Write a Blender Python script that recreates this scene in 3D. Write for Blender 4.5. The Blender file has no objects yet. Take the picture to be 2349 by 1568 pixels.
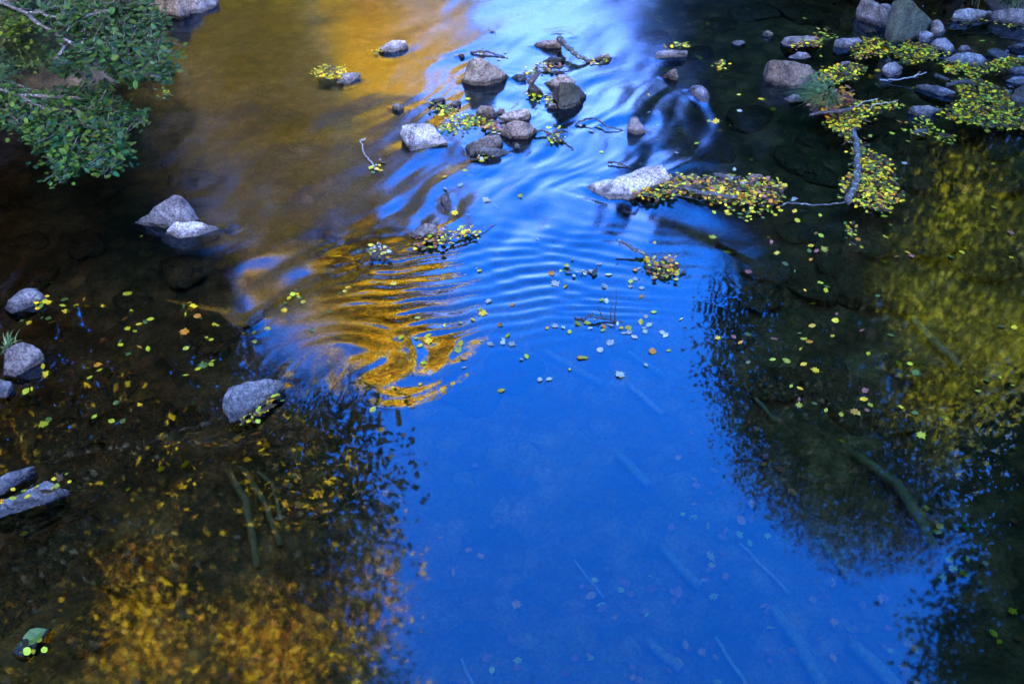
import bpy, bmesh, math, random
import numpy as np
from mathutils import Vector, noise as mnoise

# ------------------------------------------------------------------ camera, sky, sun, exposure
scene = bpy.context.scene
COL = scene.collection
R = math.radians
CAM_H, PITCH, HFOV = 4.6, R(41.0), R(53.0)
cam_d = bpy.data.cameras.new("camera")
cam = bpy.data.objects.new("camera", cam_d)
COL.objects.link(cam)
cam.location = (0, 0, CAM_H)
cam.rotation_euler = (math.pi / 2 - PITCH, 0, 0)
cam_d.sensor_width = 36
cam_d.lens = 18 / math.tan(HFOV / 2)
cam_d.clip_start = 0.05
cam_d.clip_end = 500
scene.camera = cam

SUN_EL, SUN_AZ = R(24), R(171.4)          # azimuth measured from +Y towards +X
world = bpy.data.worlds.new("World")
scene.world = world
world.use_nodes = True
wn, wl = world.node_tree.nodes, world.node_tree.links
wn.clear()
sky = wn.new("ShaderNodeTexSky")
sky.sky_type = 'NISHITA'
sky.sun_disc = False
sky.sun_elevation = SUN_EL
sky.sun_rotation = SUN_AZ
sky.air_density = 1.0
sky.dust_density = 0.9
sky.ozone_density = 3.0
hs = wn.new("ShaderNodeHueSaturation")
hs.inputs["Hue"].default_value = 0.511
hs.inputs["Saturation"].default_value = 1.26
gam = wn.new("ShaderNodeGamma")
gam.inputs["Gamma"].default_value = 1.22
bg = wn.new("ShaderNodeBackground")
bg.inputs["Strength"].default_value = 0.15
wo = wn.new("ShaderNodeOutputWorld")
wl.new(sky.outputs[0], gam.inputs["Color"])
wl.new(gam.outputs[0], hs.inputs["Color"])
# pale evening haze low in the sky
tco = wn.new("ShaderNodeTexCoord")
sxyz = wn.new("ShaderNodeSeparateXYZ")
hz = wn.new("ShaderNodeMapRange")
hz.interpolation_type = 'SMOOTHSTEP'
hz.inputs[1].default_value = 0.62
hz.inputs[2].default_value = 0.34
hmx = wn.new("ShaderNodeMix")
hmx.data_type = 'RGBA'
hmx.blend_type = 'ADD'
hmx.inputs[7].default_value = (1.6, 0.8, 0.7, 1)
wl.new(tco.outputs["Generated"], sxyz.inputs[0])
wl.new(sxyz.outputs[2], hz.inputs[0])
wl.new(hz.outputs[0], hmx.inputs[0])
wl.new(hs.outputs[0], hmx.inputs[6])
wl.new(hmx.outputs[2], bg.inputs["Color"])
wl.new(bg.outputs[0], wo.inputs["Surface"])

sun_d = bpy.data.lights.new("sun", 'SUN')
sun_d.energy = 4.4
sun_d.angle = R(0.5)
sun_d.color = (1.0, 0.9, 0.72)
sun = bpy.data.objects.new("sun", sun_d)
COL.objects.link(sun)
sd = Vector((math.sin(SUN_AZ) * math.cos(SUN_EL), math.cos(SUN_AZ) * math.cos(SUN_EL), math.sin(SUN_EL)))
sun.rotation_euler = sd.to_track_quat('Z', 'Y').to_euler()
sun.location = sd * 60

scene.view_settings.view_transform = 'Standard'
scene.view_settings.look = 'None'
scene.view_settings.gamma = 1
scene.view_settings.exposure = 4.3
scene.render.engine = 'CYCLES'
scene.cycles.use_denoising = True
scene.cycles.max_bounces = 7
scene.cycles.transparent_max_bounces = 10
scene.cycles.sample_clamp_indirect = 6

# ------------------------------------------------------------------ helpers
PW, PH = 2349.0, 1568.0                 # survey grid of the photograph
TH = math.tan(HFOV / 2)
CP, SP = math.cos(PITCH), math.sin(PITCH)


def at(u, v, z=0.0):
    """point of the horizontal plane z seen at survey position u, v"""
    a = (u - PW / 2) / (PW / 2) * TH
    b = (PH / 2 - v) / (PW / 2) * TH
    dx, dy, dz = a, CP + b * SP, -SP + b * CP
    t = (z - CAM_H) / dz
    return Vector((dx * t, dy * t, z))


def survey(x, y, z=0.0):
    """numpy: survey position of world points"""
    dep = y * CP - (z - CAM_H) * SP
    up = y * SP + (z - CAM_H) * CP
    return PW / 2 + x / dep / TH * PW / 2, PH / 2 - up / dep / TH * PW / 2


def sstep(a, b, x):
    t = np.clip((x - a) / (b - a), 0, 1)
    return t * t * (3 - 2 * t)


_prm = np.random.RandomState(7).permutation(512).astype(np.int64)
_ang = np.random.RandomState(8).rand(512) * 2 * np.pi
_gx, _gy = np.cos(_ang), np.sin(_ang)


def pnoise(x, y):
    x = np.asarray(x, float); y = np.asarray(y, float)
    xi, yi = np.floor(x).astype(np.int64), np.floor(y).astype(np.int64)
    xf, yf = x - xi, y - yi
    u, v = xf ** 3 * (xf * (xf * 6 - 15) + 10), yf ** 3 * (yf * (yf * 6 - 15) + 10)

    def g(ix, iy, fx, fy):
        h = _prm[(_prm[ix & 511] + iy) & 511]
        return _gx[h] * fx + _gy[h] * fy
    n00, n10 = g(xi, yi, xf, yf), g(xi + 1, yi, xf - 1, yf)
    n01, n11 = g(xi, yi + 1, xf, yf - 1), g(xi + 1, yi + 1, xf - 1, yf - 1)
    return (n00 * (1 - u) + n10 * u) * (1 - v) + (n01 * (1 - u) + n11 * u) * v


def fbm(x, y, o=4):
    s, a = 0, 1.0
    for k in range(o):
        s = s + a * pnoise(x * 2 ** k + 17.3 * k, y * 2 ** k + 5.1 * k)
        a *= 0.5
    return s


def tag(o, label=None, cat=None, group=None, kind=None):
    if label: o["label"] = label
    if cat: o["category"] = cat
    if group: o["group"] = group
    if kind: o["kind"] = kind
    return o


def empty(name, loc):
    o = bpy.data.objects.new(name, None)
    o.empty_display_size = 0.1
    o.location = loc
    COL.objects.link(o)
    return o


def link_mesh(name, me, mat, parent=None, smooth=True, loc=None):
    if mat and not me.materials: me.materials.append(mat)
    if smooth and len(me.polygons):
        me.polygons.foreach_set("use_smooth", np.ones(len(me.polygons), bool))
    o = bpy.data.objects.new(name, me)
    COL.objects.link(o)
    if loc is not None: o.location = loc
    if parent is not None:
        o.parent = parent
        o.location = (loc if loc is not None else Vector((0, 0, 0)))
    return o


class MB:
    """collects geometry for one mesh"""

    def __init__(self):
        self.v, self.f, self.c = [], [], []

    def add(self, verts, faces, col=None):
        n = len(self.v)
        self.v.extend([tuple(p) for p in verts])
        self.f.extend([tuple(i + n for i in fc) for fc in faces])
        self.c.extend([col or (1, 1, 1)] * len(verts))

    def tube(self, pts, rads, sides=7, col=None, rough=0.0, rng=random):
        pts = [Vector(p) for p in pts]
        rings = []
        for i, p in enumerate(pts):
            d = (pts[min(i + 1, len(pts) - 1)] - pts[max(i - 1, 0)])
            if d.length < 1e-6: d = Vector((0, 0, 1))
            d.normalize()
            a = d.orthogonal().normalized()
            if i and abs(a.dot(prev)) < 0.999:
                a = (prev - d * prev.dot(d))
                a = a.normalized() if a.length > 1e-5 else d.orthogonal().normalized()
            prev = a
            b = d.cross(a)
            ring = []
            for k in range(sides):
                t = 2 * math.pi * k / sides
                rr = rads[i] * (1 + rough * (rng.random() - 0.5))
                ring.append(p + (a * math.cos(t) + b * math.sin(t)) * rr)
            rings.append(ring)
        V = [q for r_ in rings for q in r_]
        F = []
        for i in range(len(pts) - 1):
            for k in range(sides):
                k2 = (k + 1) % sides
                F.append((i * sides + k, i * sides + k2, (i + 1) * sides + k2, (i + 1) * sides + k))
        F.append(tuple(range(sides))[::-1])
        F.append(tuple((len(pts) - 1) * sides + k for k in range(sides)))
        self.add(V, F, col)

    def build(self, name, mat, parent=None, smooth=True, origin=None):
        o0 = Vector(origin) if origin is not None else Vector((0, 0, 0))
        me = bpy.data.meshes.new(name)
        me.from_pydata([(p[0] - o0.x, p[1] - o0.y, p[2] - o0.z) for p in self.v], [], self.f)
        at_ = me.attributes.new("tint", 'FLOAT_COLOR', 'POINT')
        arr = np.ones((len(self.v), 4), np.float32)
        if self.c: arr[:, :3] = np.array(self.c, np.float32)
        at_.data.foreach_set("color", arr.ravel())
        me.update()
        return link_mesh(name, me, mat, parent, smooth, None if parent is not None else o0)


def wiggle(p, q, n, amp, rng):
    """points from p to q with random sideways bends"""
    p, q = Vector(p), Vector(q)
    out = []
    for i in range(n + 1):
        t = i / n
        w = p.lerp(q, t)
        if 0 < i < n:
            w += Vector((rng.uniform(-1, 1), rng.uniform(-1, 1), rng.uniform(-.4, .4))) * amp
        out.append(w)
    return out


# ------------------------------------------------------------------ materials
def new_mat(name):
    m = bpy.data.materials.new(name)
    m.use_nodes = True
    m.node_tree.nodes.clear()
    out = m.node_tree.nodes.new("ShaderNodeOutputMaterial")
    return m, m.node_tree.nodes, m.node_tree.links, out


def N(nodes, t, **kw):
    n = nodes.new(t)
    for k, v in kw.items():
        if k in n.inputs: n.inputs[k].default_value = v
        else: setattr(n, k, v)
    return n


def ramp(nodes, stops):
    r = nodes.new("ShaderNodeValToRGB")
    e = r.color_ramp.elements
    while len(e) < len(stops): e.new(0.5)
    for i, (p, c) in enumerate(stops):
        e[i].position = p
        e[i].color = (*c, 1) if len(c) == 3 else c
    return r


def mixc(nodes, links, fac, a, b, mode='MIX'):
    m = nodes.new("ShaderNodeMix")
    m.data_type = 'RGBA'
    m.blend_type = mode
    for sock, val in ((m.inputs[0], fac), (m.inputs[6], a), (m.inputs[7], b)):
        if isinstance(val, (int, float)): sock.default_value = val
        elif isinstance(val, tuple): sock.default_value = (*val, 1)
        else: links.new(val, sock)
    return m.outputs[2]


def rock_mat(name, base, pale, dark, spots=0.5, rough=0.75):
    """weathered creek stone: mottled grain, pale lichen blotches, a dark wet band at the waterline"""
    m, n, l, out = new_mat(name)
    geo = N(n, "ShaderNodeNewGeometry")
    oi = N(n, "ShaderNodeObjectInfo")
    off = N(n, "ShaderNodeVectorMath", operation='ADD')
    sc = N(n, "ShaderNodeVectorMath", operation='SCALE')
    l.new(oi.outputs["Location"], sc.inputs[0]); sc.inputs["Scale"].default_value = 3.7
    l.new(geo.outputs["Position"], off.inputs[0]); l.new(sc.outputs[0], off.inputs[1])
    n1 = N(n, "ShaderNodeTexNoise", Scale=7.0, Detail=8.0, Roughness=0.65)
    n2 = N(n, "ShaderNodeTexNoise", Scale=55.0, Detail=6.0, Roughness=0.7)
    n3 = N(n, "ShaderNodeTexNoise", Scale=16.0, Detail=10.0, Roughness=0.72)
    n4 = N(n, "ShaderNodeTexNoise", Scale=130.0, Detail=4.0, Roughness=0.7)
    vor = N(n, "ShaderNodeTexVoronoi", Scale=34.0)
    for t in (n1, n2, n3, n4, vor): l.new(off.outputs[0], t.inputs["Vector"])
    r1 = ramp(n, [(0.36, dark), (0.5, base), (0.66, pale)])
    l.new(n1.outputs["Fac"], r1.inputs[0])
    r2 = ramp(n, [(0.36, (0.12, 0.12, 0.12)), (0.5, (0.85, 0.85, 0.85)), (0.64, (1.6, 1.55, 1.5))])
    l.new(n2.outputs["Fac"], r2.inputs[0])
    c = mixc(n, l, 0.85, r1.outputs[0], r2.outputs[0], 'MULTIPLY')
    # lichen blotches
    r3 = ramp(n, [(0.53, (0, 0, 0)), (0.60, (1, 1, 1))])
    l.new(n3.outputs["Fac"], r3.inputs[0])
    mfac = N(n, "ShaderNodeMath", operation='MULTIPLY'); mfac.inputs[1].default_value = spots
    l.new(r3.outputs[0], mfac.inputs[0])
    c = mixc(n, l, mfac.outputs[0], c, pale)
    # small round spots
    r4 = ramp(n, [(0.10, (1, 1, 1)), (0.2, (0, 0, 0))])
    l.new(vor.outputs["Distance"], r4.inputs[0])
    m2 = N(n, "ShaderNodeMath", operation='MULTIPLY'); m2.inputs[1].default_value = spots * 0.5
    l.new(r4.outputs[0], m2.inputs[0])
    c = mixc(n, l, m2.outputs[0], c, tuple(min(1, v * 1.35) for v in pale))
    # dark pits
    r5 = ramp(n, [(0.36, (0.25, 0.24, 0.24)), (0.44, (1, 1, 1))])
    l.new(n4.outputs["Fac"], r5.inputs[0])
    c = mixc(n, l, 0.8, c, r5.outputs[0], 'MULTIPLY')
    dis = N(n, "ShaderNodeVectorMath", operation='MULTIPLY_ADD')
    dis.inputs[1].default_value = (0.12, 0.12, 0.12)
    l.new(n1.outputs["Color"], dis.inputs[0]); l.new(off.outputs[0], dis.inputs[2])
    crk = N(n, "ShaderNodeTexVoronoi", Scale=4.5, feature='DISTANCE_TO_EDGE')
    l.new(dis.outputs[0], crk.inputs["Vector"])
    r8 = ramp(n, [(0.0, (0.18, 0.16, 0.15)), (0.022, (1, 1, 1))])
    l.new(crk.outputs["Distance"], r8.inputs[0])
    c = mixc(n, l, 0.8, c, r8.outputs[0], 'MULTIPLY')
    tv = ramp(n, [(0.0, (1.05, 0.9, 0.74)), (0.3, (0.72, 0.72, 0.74)), (0.6, (1.1, 1.03, 0.98)), (0.8, (0.62, 0.58, 0.5)), (1.0, (1.0, 0.95, 0.9))])
    l.new(oi.outputs["Random"], tv.inputs[0])
    c = mixc(n, l, 1.0, c, tv.outputs[0], 'MULTIPLY')
    # wet band above the water
    sep = N(n, "ShaderNodeSeparateXYZ")
    l.new(geo.outputs["Position"], sep.inputs[0])
    ad = N(n, "ShaderNodeMath", operation='MULTIPLY_ADD'); ad.inputs[1].default_value = 0.09; ad.inputs[2].default_value = -0.045
    l.new(n3.outputs["Fac"], ad.inputs[0])
    zz = N(n, "ShaderNodeMath", operation='ADD')
    l.new(sep.outputs[2], zz.inputs[0]); l.new(ad.outputs[0], zz.inputs[1])
    mr = N(n, "ShaderNodeMapRange"); mr.inputs[1].default_value = 0.028; mr.inputs[2].default_value = 0.06
    l.new(zz.outputs[0], mr.inputs[0])
    c = mixc(n, l, mr.outputs[0], mixc(n, l, 1.0, c, (0.30, 0.26, 0.22), 'MULTIPLY'), c)
    ro = N(n, "ShaderNodeMapRange"); ro.inputs[3].default_value = 0.22; ro.inputs[4].default_value = rough
    l.new(mr.outputs[0], ro.inputs[0])
    p = N(n, "ShaderNodeBsdfPrincipled")
    l.new(c, p.inputs["Base Color"]); l.new(ro.outputs[0], p.inputs["Roughness"])
    hsum = N(n, "ShaderNodeMath", operation='MULTIPLY_ADD'); hsum.inputs[1].default_value = 0.35
    l.new(n2.outputs["Fac"], hsum.inputs[0]); l.new(n3.outputs["Fac"], hsum.inputs[2])
    bp = N(n, "ShaderNodeBump", Strength=0.9, Distance=0.025)
    l.new(hsum.outputs[0], bp.inputs["Height"]); l.new(bp.outputs[0], p.inputs["Normal"])
    l.new(p.outputs[0], out.inputs[0])
    return m


ROCK = {
    'pale': rock_mat("stone_pale", (0.48, 0.40, 0.34), (0.74, 0.63, 0.54), (0.18, 0.14, 0.12), 0.6),
    'grey': rock_mat("stone_grey", (0.26, 0.21, 0.175), (0.54, 0.44, 0.37), (0.09, 0.072, 0.06), 0.45),
    'dark': rock_mat("stone_dark", (0.055, 0.05, 0.045), (0.14, 0.12, 0.10), (0.02, 0.018, 0.016), 0.25, 0.5),
    'tan': rock_mat("stone_tan", (0.24, 0.17, 0.12), (0.42, 0.33, 0.25), (0.11, 0.075, 0.05), 0.55),
    'green': rock_mat("stone_green", (0.12, 0.125, 0.06), (0.19, 0.20, 0.12), (0.07, 0.07, 0.04), 0.2),
    'mossy': rock_mat("stone_mossy", (0.085, 0.075, 0.045), (0.2, 0.19, 0.15), (0.035, 0.035, 0.018), 0.3),
    'slate': rock_mat("stone_slate", (0.19, 0.17, 0.165), (0.38, 0.33, 0.30), (0.065, 0.055, 0.05), 0.5, 0.55),
    'brown': rock_mat("stone_brown", (0.50, 0.36, 0.20), (0.66, 0.49, 0.30), (0.30, 0.21, 0.12), 0.15),
}


def leaf_mat(name, rough=0.38, transl=0.25, spec=0.5, spots=True):
    m, n, l, out = new_mat(name)
    a = N(n, "ShaderNodeAttribute", attribute_name="tint")
    oi = N(n, "ShaderNodeObjectInfo")
    geo = N(n, "ShaderNodeNewGeometry")
    nz = N(n, "ShaderNodeTexNoise", Scale=60.0, Detail=4.0)
    l.new(geo.outputs["Position"], nz.inputs["Vector"])
    r = ramp(n, [(0.3, (0.55, 0.5, 0.45)), (0.55, (1.1, 1.08, 1.0))])
    l.new(nz.outputs["Fac"], r.inputs[0])
    c = mixc(n, l, 0.8 if spots else 0.35, a.outputs["Color"], r.outputs[0], 'MULTIPLY')
    mr = N(n, "ShaderNodeMapRange"); mr.inputs[3].default_value = 0.75; mr.inputs[4].default_value = 1.25
    l.new(oi.outputs["Random"], mr.inputs[0])
    hsv = N(n, "ShaderNodeHueSaturation")
    l.new(mr.outputs[0], hsv.inputs["Value"]); l.new(c, hsv.inputs["Color"])
    p = N(n, "ShaderNodeBsdfPrincipled", Roughness=rough)
    p.inputs["Specular IOR Level"].default_value = spec
    l.new(hsv.outputs[0], p.inputs["Base Color"])
    t = N(n, "ShaderNodeBsdfTranslucent")
    l.new(hsv.outputs[0], t.inputs["Color"])
    mx = N(n, "ShaderNodeMixShader"); mx.inputs[0].default_value = transl
    l.new(p.outputs[0], mx.inputs[1]); l.new(t.outputs[0], mx.inputs[2])
    l.new(mx.outputs[0], out.inputs[0])
    return m


M_LEAF = leaf_mat("fallen_leaf", 0.45, 0.1, 0.25)
M_CROWN = leaf_mat("tree_leaf", 0.5, 0.55, 0.15, False)
M_SHRUB = leaf_mat("shrub_leaf", 0.45, 0.3, 0.18, False)
M_GRASS = leaf_mat("grass_blade", 0.45, 0.3, 0.4, False)


def bark_mat(name, dark, pale, lichen, amount, scale=40):
    m, n, l, out = new_mat(name)
    geo = N(n, "ShaderNodeNewGeometry")
    n1 = N(n, "ShaderNodeTexNoise", Scale=scale, Detail=8.0, Roughness=0.7)
    n2 = N(n, "ShaderNodeTexNoise", Scale=scale * 0.6, Detail=8.0, Roughness=0.7)
    l.new(geo.outputs["Position"], n1.inputs["Vector"]); l.new(geo.outputs["Position"], n2.inputs["Vector"])
    r1 = ramp(n, [(0.35, dark), (0.65, pale)])
    l.new(n1.outputs["Fac"], r1.inputs[0])
    r2 = ramp(n, [(0.62 - amount * 0.25, (0, 0, 0)), (0.66 - amount * 0.25, (1, 1, 1))])
    l.new(n2.outputs["Fac"], r2.inputs[0])
    c = mixc(n, l, r2.outputs[0], r1.outputs[0], lichen)
    p = N(n, "ShaderNodeBsdfPrincipled", Roughness=0.75)
    l.new(c, p.inputs["Base Color"])
    bp = N(n, "ShaderNodeBump", Strength=0.8, Distance=0.01)
    l.new(n1.outputs["Fac"], bp.inputs["Height"]); l.new(bp.outputs[0], p.inputs["Normal"])
    l.new(p.outputs[0], out.inputs[0])
    return m


M_LICHEN = bark_mat("lichen_bark", (0.03, 0.025, 0.02), (0.1, 0.085, 0.07), (0.26, 0.27, 0.19), 0.3, 45)
M_TWIG = bark_mat("twig_bark", (0.05, 0.04, 0.035), (0.16, 0.13, 0.11), (0.4, 0.4, 0.36), 0.2, 60)
M_WETWOOD = bark_mat("wet_wood", (0.025, 0.018, 0.013), (0.09, 0.06, 0.045), (0.2, 0.15, 0.12), 0.1, 40)
M_BLEACH = bark_mat("bleached_wood", (0.26, 0.22, 0.16), (0.45, 0.39, 0.3), (0.4, 0.36, 0.28), 0.1, 30)
M_OLIVEWOOD = bark_mat("sunken_wood", (0.14, 0.14, 0.075), (0.30, 0.29, 0.17), (0.28, 0.28, 0.18), 0.1, 30)
M_BARK = bark_mat("tree_bark", (0.008, 0.006, 0.005), (0.025, 0.02, 0.015), (0.045, 0.042, 0.035), 0.1, 9)


def ground_mat():
    m, n, l, out = new_mat("creek_ground")
    geo = N(n, "ShaderNodeNewGeometry")
    n1 = N(n, "ShaderNodeTexNoise", Scale=2.2, Detail=9.0, Roughness=0.65)
    n2 = N(n, "ShaderNodeTexNoise", Scale=38.0, Detail=6.0, Roughness=0.75)
    vor = N(n, "ShaderNodeTexVoronoi", Scale=7.0, feature='F1')
    vor.inputs["Randomness"].default_value = 1.0
    for t in (n1, n2, vor): l.new(geo.outputs["Position"], t.inputs["Vector"])
    r1 = ramp(n, [(0.35, (0.08, 0.056, 0.028)), (0.5, (0.15, 0.105, 0.055)), (0.68, (0.27, 0.195, 0.11))])
    l.new(n1.outputs["Fac"], r1.inputs[0])
    r2 = ramp(n, [(0.33, (0.35, 0.33, 0.3)), (0.62, (1.25, 1.2, 1.1))])
    l.new(n2.outputs["Fac"], r2.inputs[0])
    c = mixc(n, l, 0.9, r1.outputs[0], r2.outputs[0], 'MULTIPLY')
    bwc = N(n, "ShaderNodeRGBToBW"); l.new(vor.outputs["Color"], bwc.inputs[0])
    r6 = ramp(n, [(0.2, (0.7, 0.67, 0.62)), (0.8, (2.1, 1.9, 1.7))]); l.new(bwc.outputs[0], r6.inputs[0])
    r7 = ramp(n, [(0.25, (1.1, 1.1, 1.1)), (0.62, (0.6, 0.58, 0.56))]); l.new(vor.outputs["Distance"], r7.inputs[0])
    c = mixc(n, l, 0.6, c, r6.outputs[0], 'MULTIPLY')
    c = mixc(n, l, 0.7, c, r7.outputs[0], 'MULTIPLY')
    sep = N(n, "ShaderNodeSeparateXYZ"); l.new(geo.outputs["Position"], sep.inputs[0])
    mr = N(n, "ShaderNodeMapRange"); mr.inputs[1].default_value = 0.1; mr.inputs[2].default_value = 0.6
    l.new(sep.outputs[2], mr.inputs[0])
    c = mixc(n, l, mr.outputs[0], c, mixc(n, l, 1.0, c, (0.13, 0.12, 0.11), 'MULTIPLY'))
    p = N(n, "ShaderNodeBsdfPrincipled", Roughness=0.9)
    l.new(c, p.inputs["Base Color"])
    bp = N(n, "ShaderNodeBump", Strength=0.8, Distance=0.03)
    l.new(n2.outputs["Fac"], bp.inputs["Height"]); l.new(bp.outputs[0], p.inputs["Normal"])
    l.new(p.outputs[0], out.inputs[0])
    return m


def water_mat():
    m, n, l, out = new_mat("creek_water")
    at_ = N(n, "ShaderNodeAttribute", attribute_name="rough")
    fr = N(n, "ShaderNodeFresnel", IOR=1.75)
    gl = N(n, "ShaderNodeBsdfGlossy")
    gl.inputs["Color"].default_value = (0.49, 0.70, 1, 1)
    l.new(at_.outputs["Fac"], gl.inputs["Roughness"])
    tr = N(n, "ShaderNodeBsdfTransparent")
    tr.inputs["Color"].default_value = (0.74, 0.63, 0.40, 1)
    mx = N(n, "ShaderNodeMixShader")
    l.new(fr.outputs[0], mx.inputs[0])
    l.new(tr.outputs[0], mx.inputs[1]); l.new(gl.outputs[0], mx.inputs[2])
    l.new(mx.outputs[0], out.inputs[0])
    return m


# ------------------------------------------------------------------ ground
def ground_z(x, y):
    x = np.asarray(x, float); y = np.asarray(y, float)
    depth = 0.50 - 0.24 * sstep(5.2, 7.2, y) - 0.07 * sstep(1.5, 3.0, x) * sstep(5.5, 7.5, y) - 0.14 * sstep(-0.8, -2.6, x) * sstep(6.5, 4.5, y)
    bed = -depth + 0.07 * fbm(x * 1.1, y * 1.1, 4) + 0.03 * np.abs(pnoise(x * 5, y * 5))
    bank_l = 0.42 + 0.12 * fbm(x * 0.9, y * 0.9, 4) + 0.55 * np.maximum(0, -4.6 - x)
    bank_r = 0.35 + 0.12 * fbm(x * 0.9 + 9, y * 0.9, 4) + 0.5 * np.maximum(0, x - 7.6)
    edge = 0.35 * pnoise(y * 0.7, y * 0 + 3.3)
    edge_l = edge - 0.9 * sstep(8.8, 7.9, y)
    z = bed + (bank_l - bed) * sstep(-3.65 + edge_l, -4.5 + edge_l, x)
    z = z + (bank_r - z) * sstep(6.1 + edge, 7.4 + edge, x)
    s = x * 0.15 - (y - 6) * 0.99
    z = z + 12.2 * sstep(8.0, 19.0, s)  # unseen ridge behind the camera, added to keep direct sun off the creek
    z = z + 0.12 * np.maximum(0, y - 48)
    return z


def axis(lo, a, b, hi, fine, n_lo, n_hi):
    g = lambda d0, d1, n: d0 + (d1 - d0) * (np.linspace(0, 1, n + 1)[1:]) ** 1.8
    left = (a - g(0, a - lo, n_lo))[::-1]
    right = b + g(0, hi - b, n_hi)
    return np.concatenate([left, np.arange(a, b + fine / 2, fine), right])


def grid_mesh(name, xs, ys, zfun):
    X, Y = np.meshgrid(xs, ys)
    Z = zfun(X, Y)
    nx, ny = len(xs), len(ys)
    me = bpy.data.meshes.new(name)
    co = np.stack([X, Y, Z], -1).reshape(-1, 3).astype(np.float32)
    i = np.arange(nx * ny).reshape(ny, nx)
    q = np.stack([i[:-1, :-1], i[:-1, 1:], i[1:, 1:], i[1:, :-1]], -1).reshape(-1, 4).astype(np.int32)
    me.vertices.add(len(co)); me.vertices.foreach_set("co", co.ravel())
    me.loops.add(q.size); me.loops.foreach_set("vertex_index", q.ravel())
    me.polygons.add(len(q)); me.polygons.foreach_set("loop_start", np.arange(0, q.size, 4, dtype=np.int32))
    me.update(calc_edges=True)
    return me, X, Y


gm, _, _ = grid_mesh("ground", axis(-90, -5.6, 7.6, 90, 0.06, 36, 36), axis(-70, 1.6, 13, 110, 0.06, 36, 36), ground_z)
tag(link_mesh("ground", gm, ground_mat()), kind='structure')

# ------------------------------------------------------------------ rocks
rng = random.Random(11)


def rock(pts, mat, label, group=None, name="rock", below=0.22, rough=1.0, cat="rock"):
    """a stone from its surveyed corner points (u, v, height above the water)"""
    P = []
    for p in pts:
        z = p[2] if len(p) > 2 else 0.0
        w = at(p[0], p[1], z)
        P.append(w)
        P.append(Vector((w.x, w.y, -0.05 if z < .03 else -below * 0.5)))
    c = sum(P, Vector()) / len(P)
    size = max((p - c).length for p in P)
    below = min(below, size * 0.5)
    for p in P:
        if p.z < -0.06: p.z = -below * .5
    for p in pts:
        if len(p) < 3 or p[2] < 0.02:
            w = at(p[0], p[1], 0)
            d = w - c; d.z = 0
            P.append(Vector((w.x, w.y, -below)) - d * 0.15)
    c.z = 0
    bm = bmesh.new()
    for p in P: bm.verts.new(p - c)
    res = bmesh.ops.convex_hull(bm, input=bm.verts)
    junk = [g for g in res["geom_interior"] if isinstance(g, bmesh.types.BMVert)]
    bmesh.ops.delete(bm, geom=junk, context='VERTS')
    bmesh.ops.delete(bm, geom=[v for v in bm.verts if not v.link_faces], context='VERTS')
    target = max(0.018, size * 0.07)
    for _ in range(5):
        long_e = [e for e in bm.edges if e.calc_length() > target * 1.6]
        if not long_e: break
        bmesh.ops.subdivide_edges(bm, edges=long_e, cuts=1, use_grid_fill=False)
        bmesh.ops.triangulate(bm, faces=bm.faces)
    bmesh.ops.smooth_vert(bm, verts=bm.verts, factor=0.25, use_axis_x=True, use_axis_y=True, use_axis_z=True)
    bm.normal_update()
    off = Vector((rng.uniform(0, 50), rng.uniform(0, 50), rng.uniform(0, 50)))
    amp = min(0.022, size * 0.06) * rough
    moves = []
    for v in bm.verts:
        q = v.co / max(size, 0.08) * 1.5 + off
        d = mnoise.fractal(q, 0.9, 2.1, 5) * amp
        r_ = abs(mnoise.noise(q * 2.3)) * amp * 0.7
        moves.append(v.normal * (d - r_ + amp * 0.25))
    for v, mv in zip(bm.verts, moves): v.co += mv
    bm.normal_update()
    for e in bm.edges:
        if len(e.link_faces) == 2 and e.calc_face_angle() > R(24): e.smooth = False
    me = bpy.data.meshes.new(name)
    bm.to_mesh(me); bm.free()
    o = link_mesh(name, me, ROCK[mat], None, True, c)
    tag(o, label, cat, group)
    ROCK_FOOT.append([at(p[0], p[1], 0) for p in pts if len(p) < 3 or p[2] <= 0.03])
    return o


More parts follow.
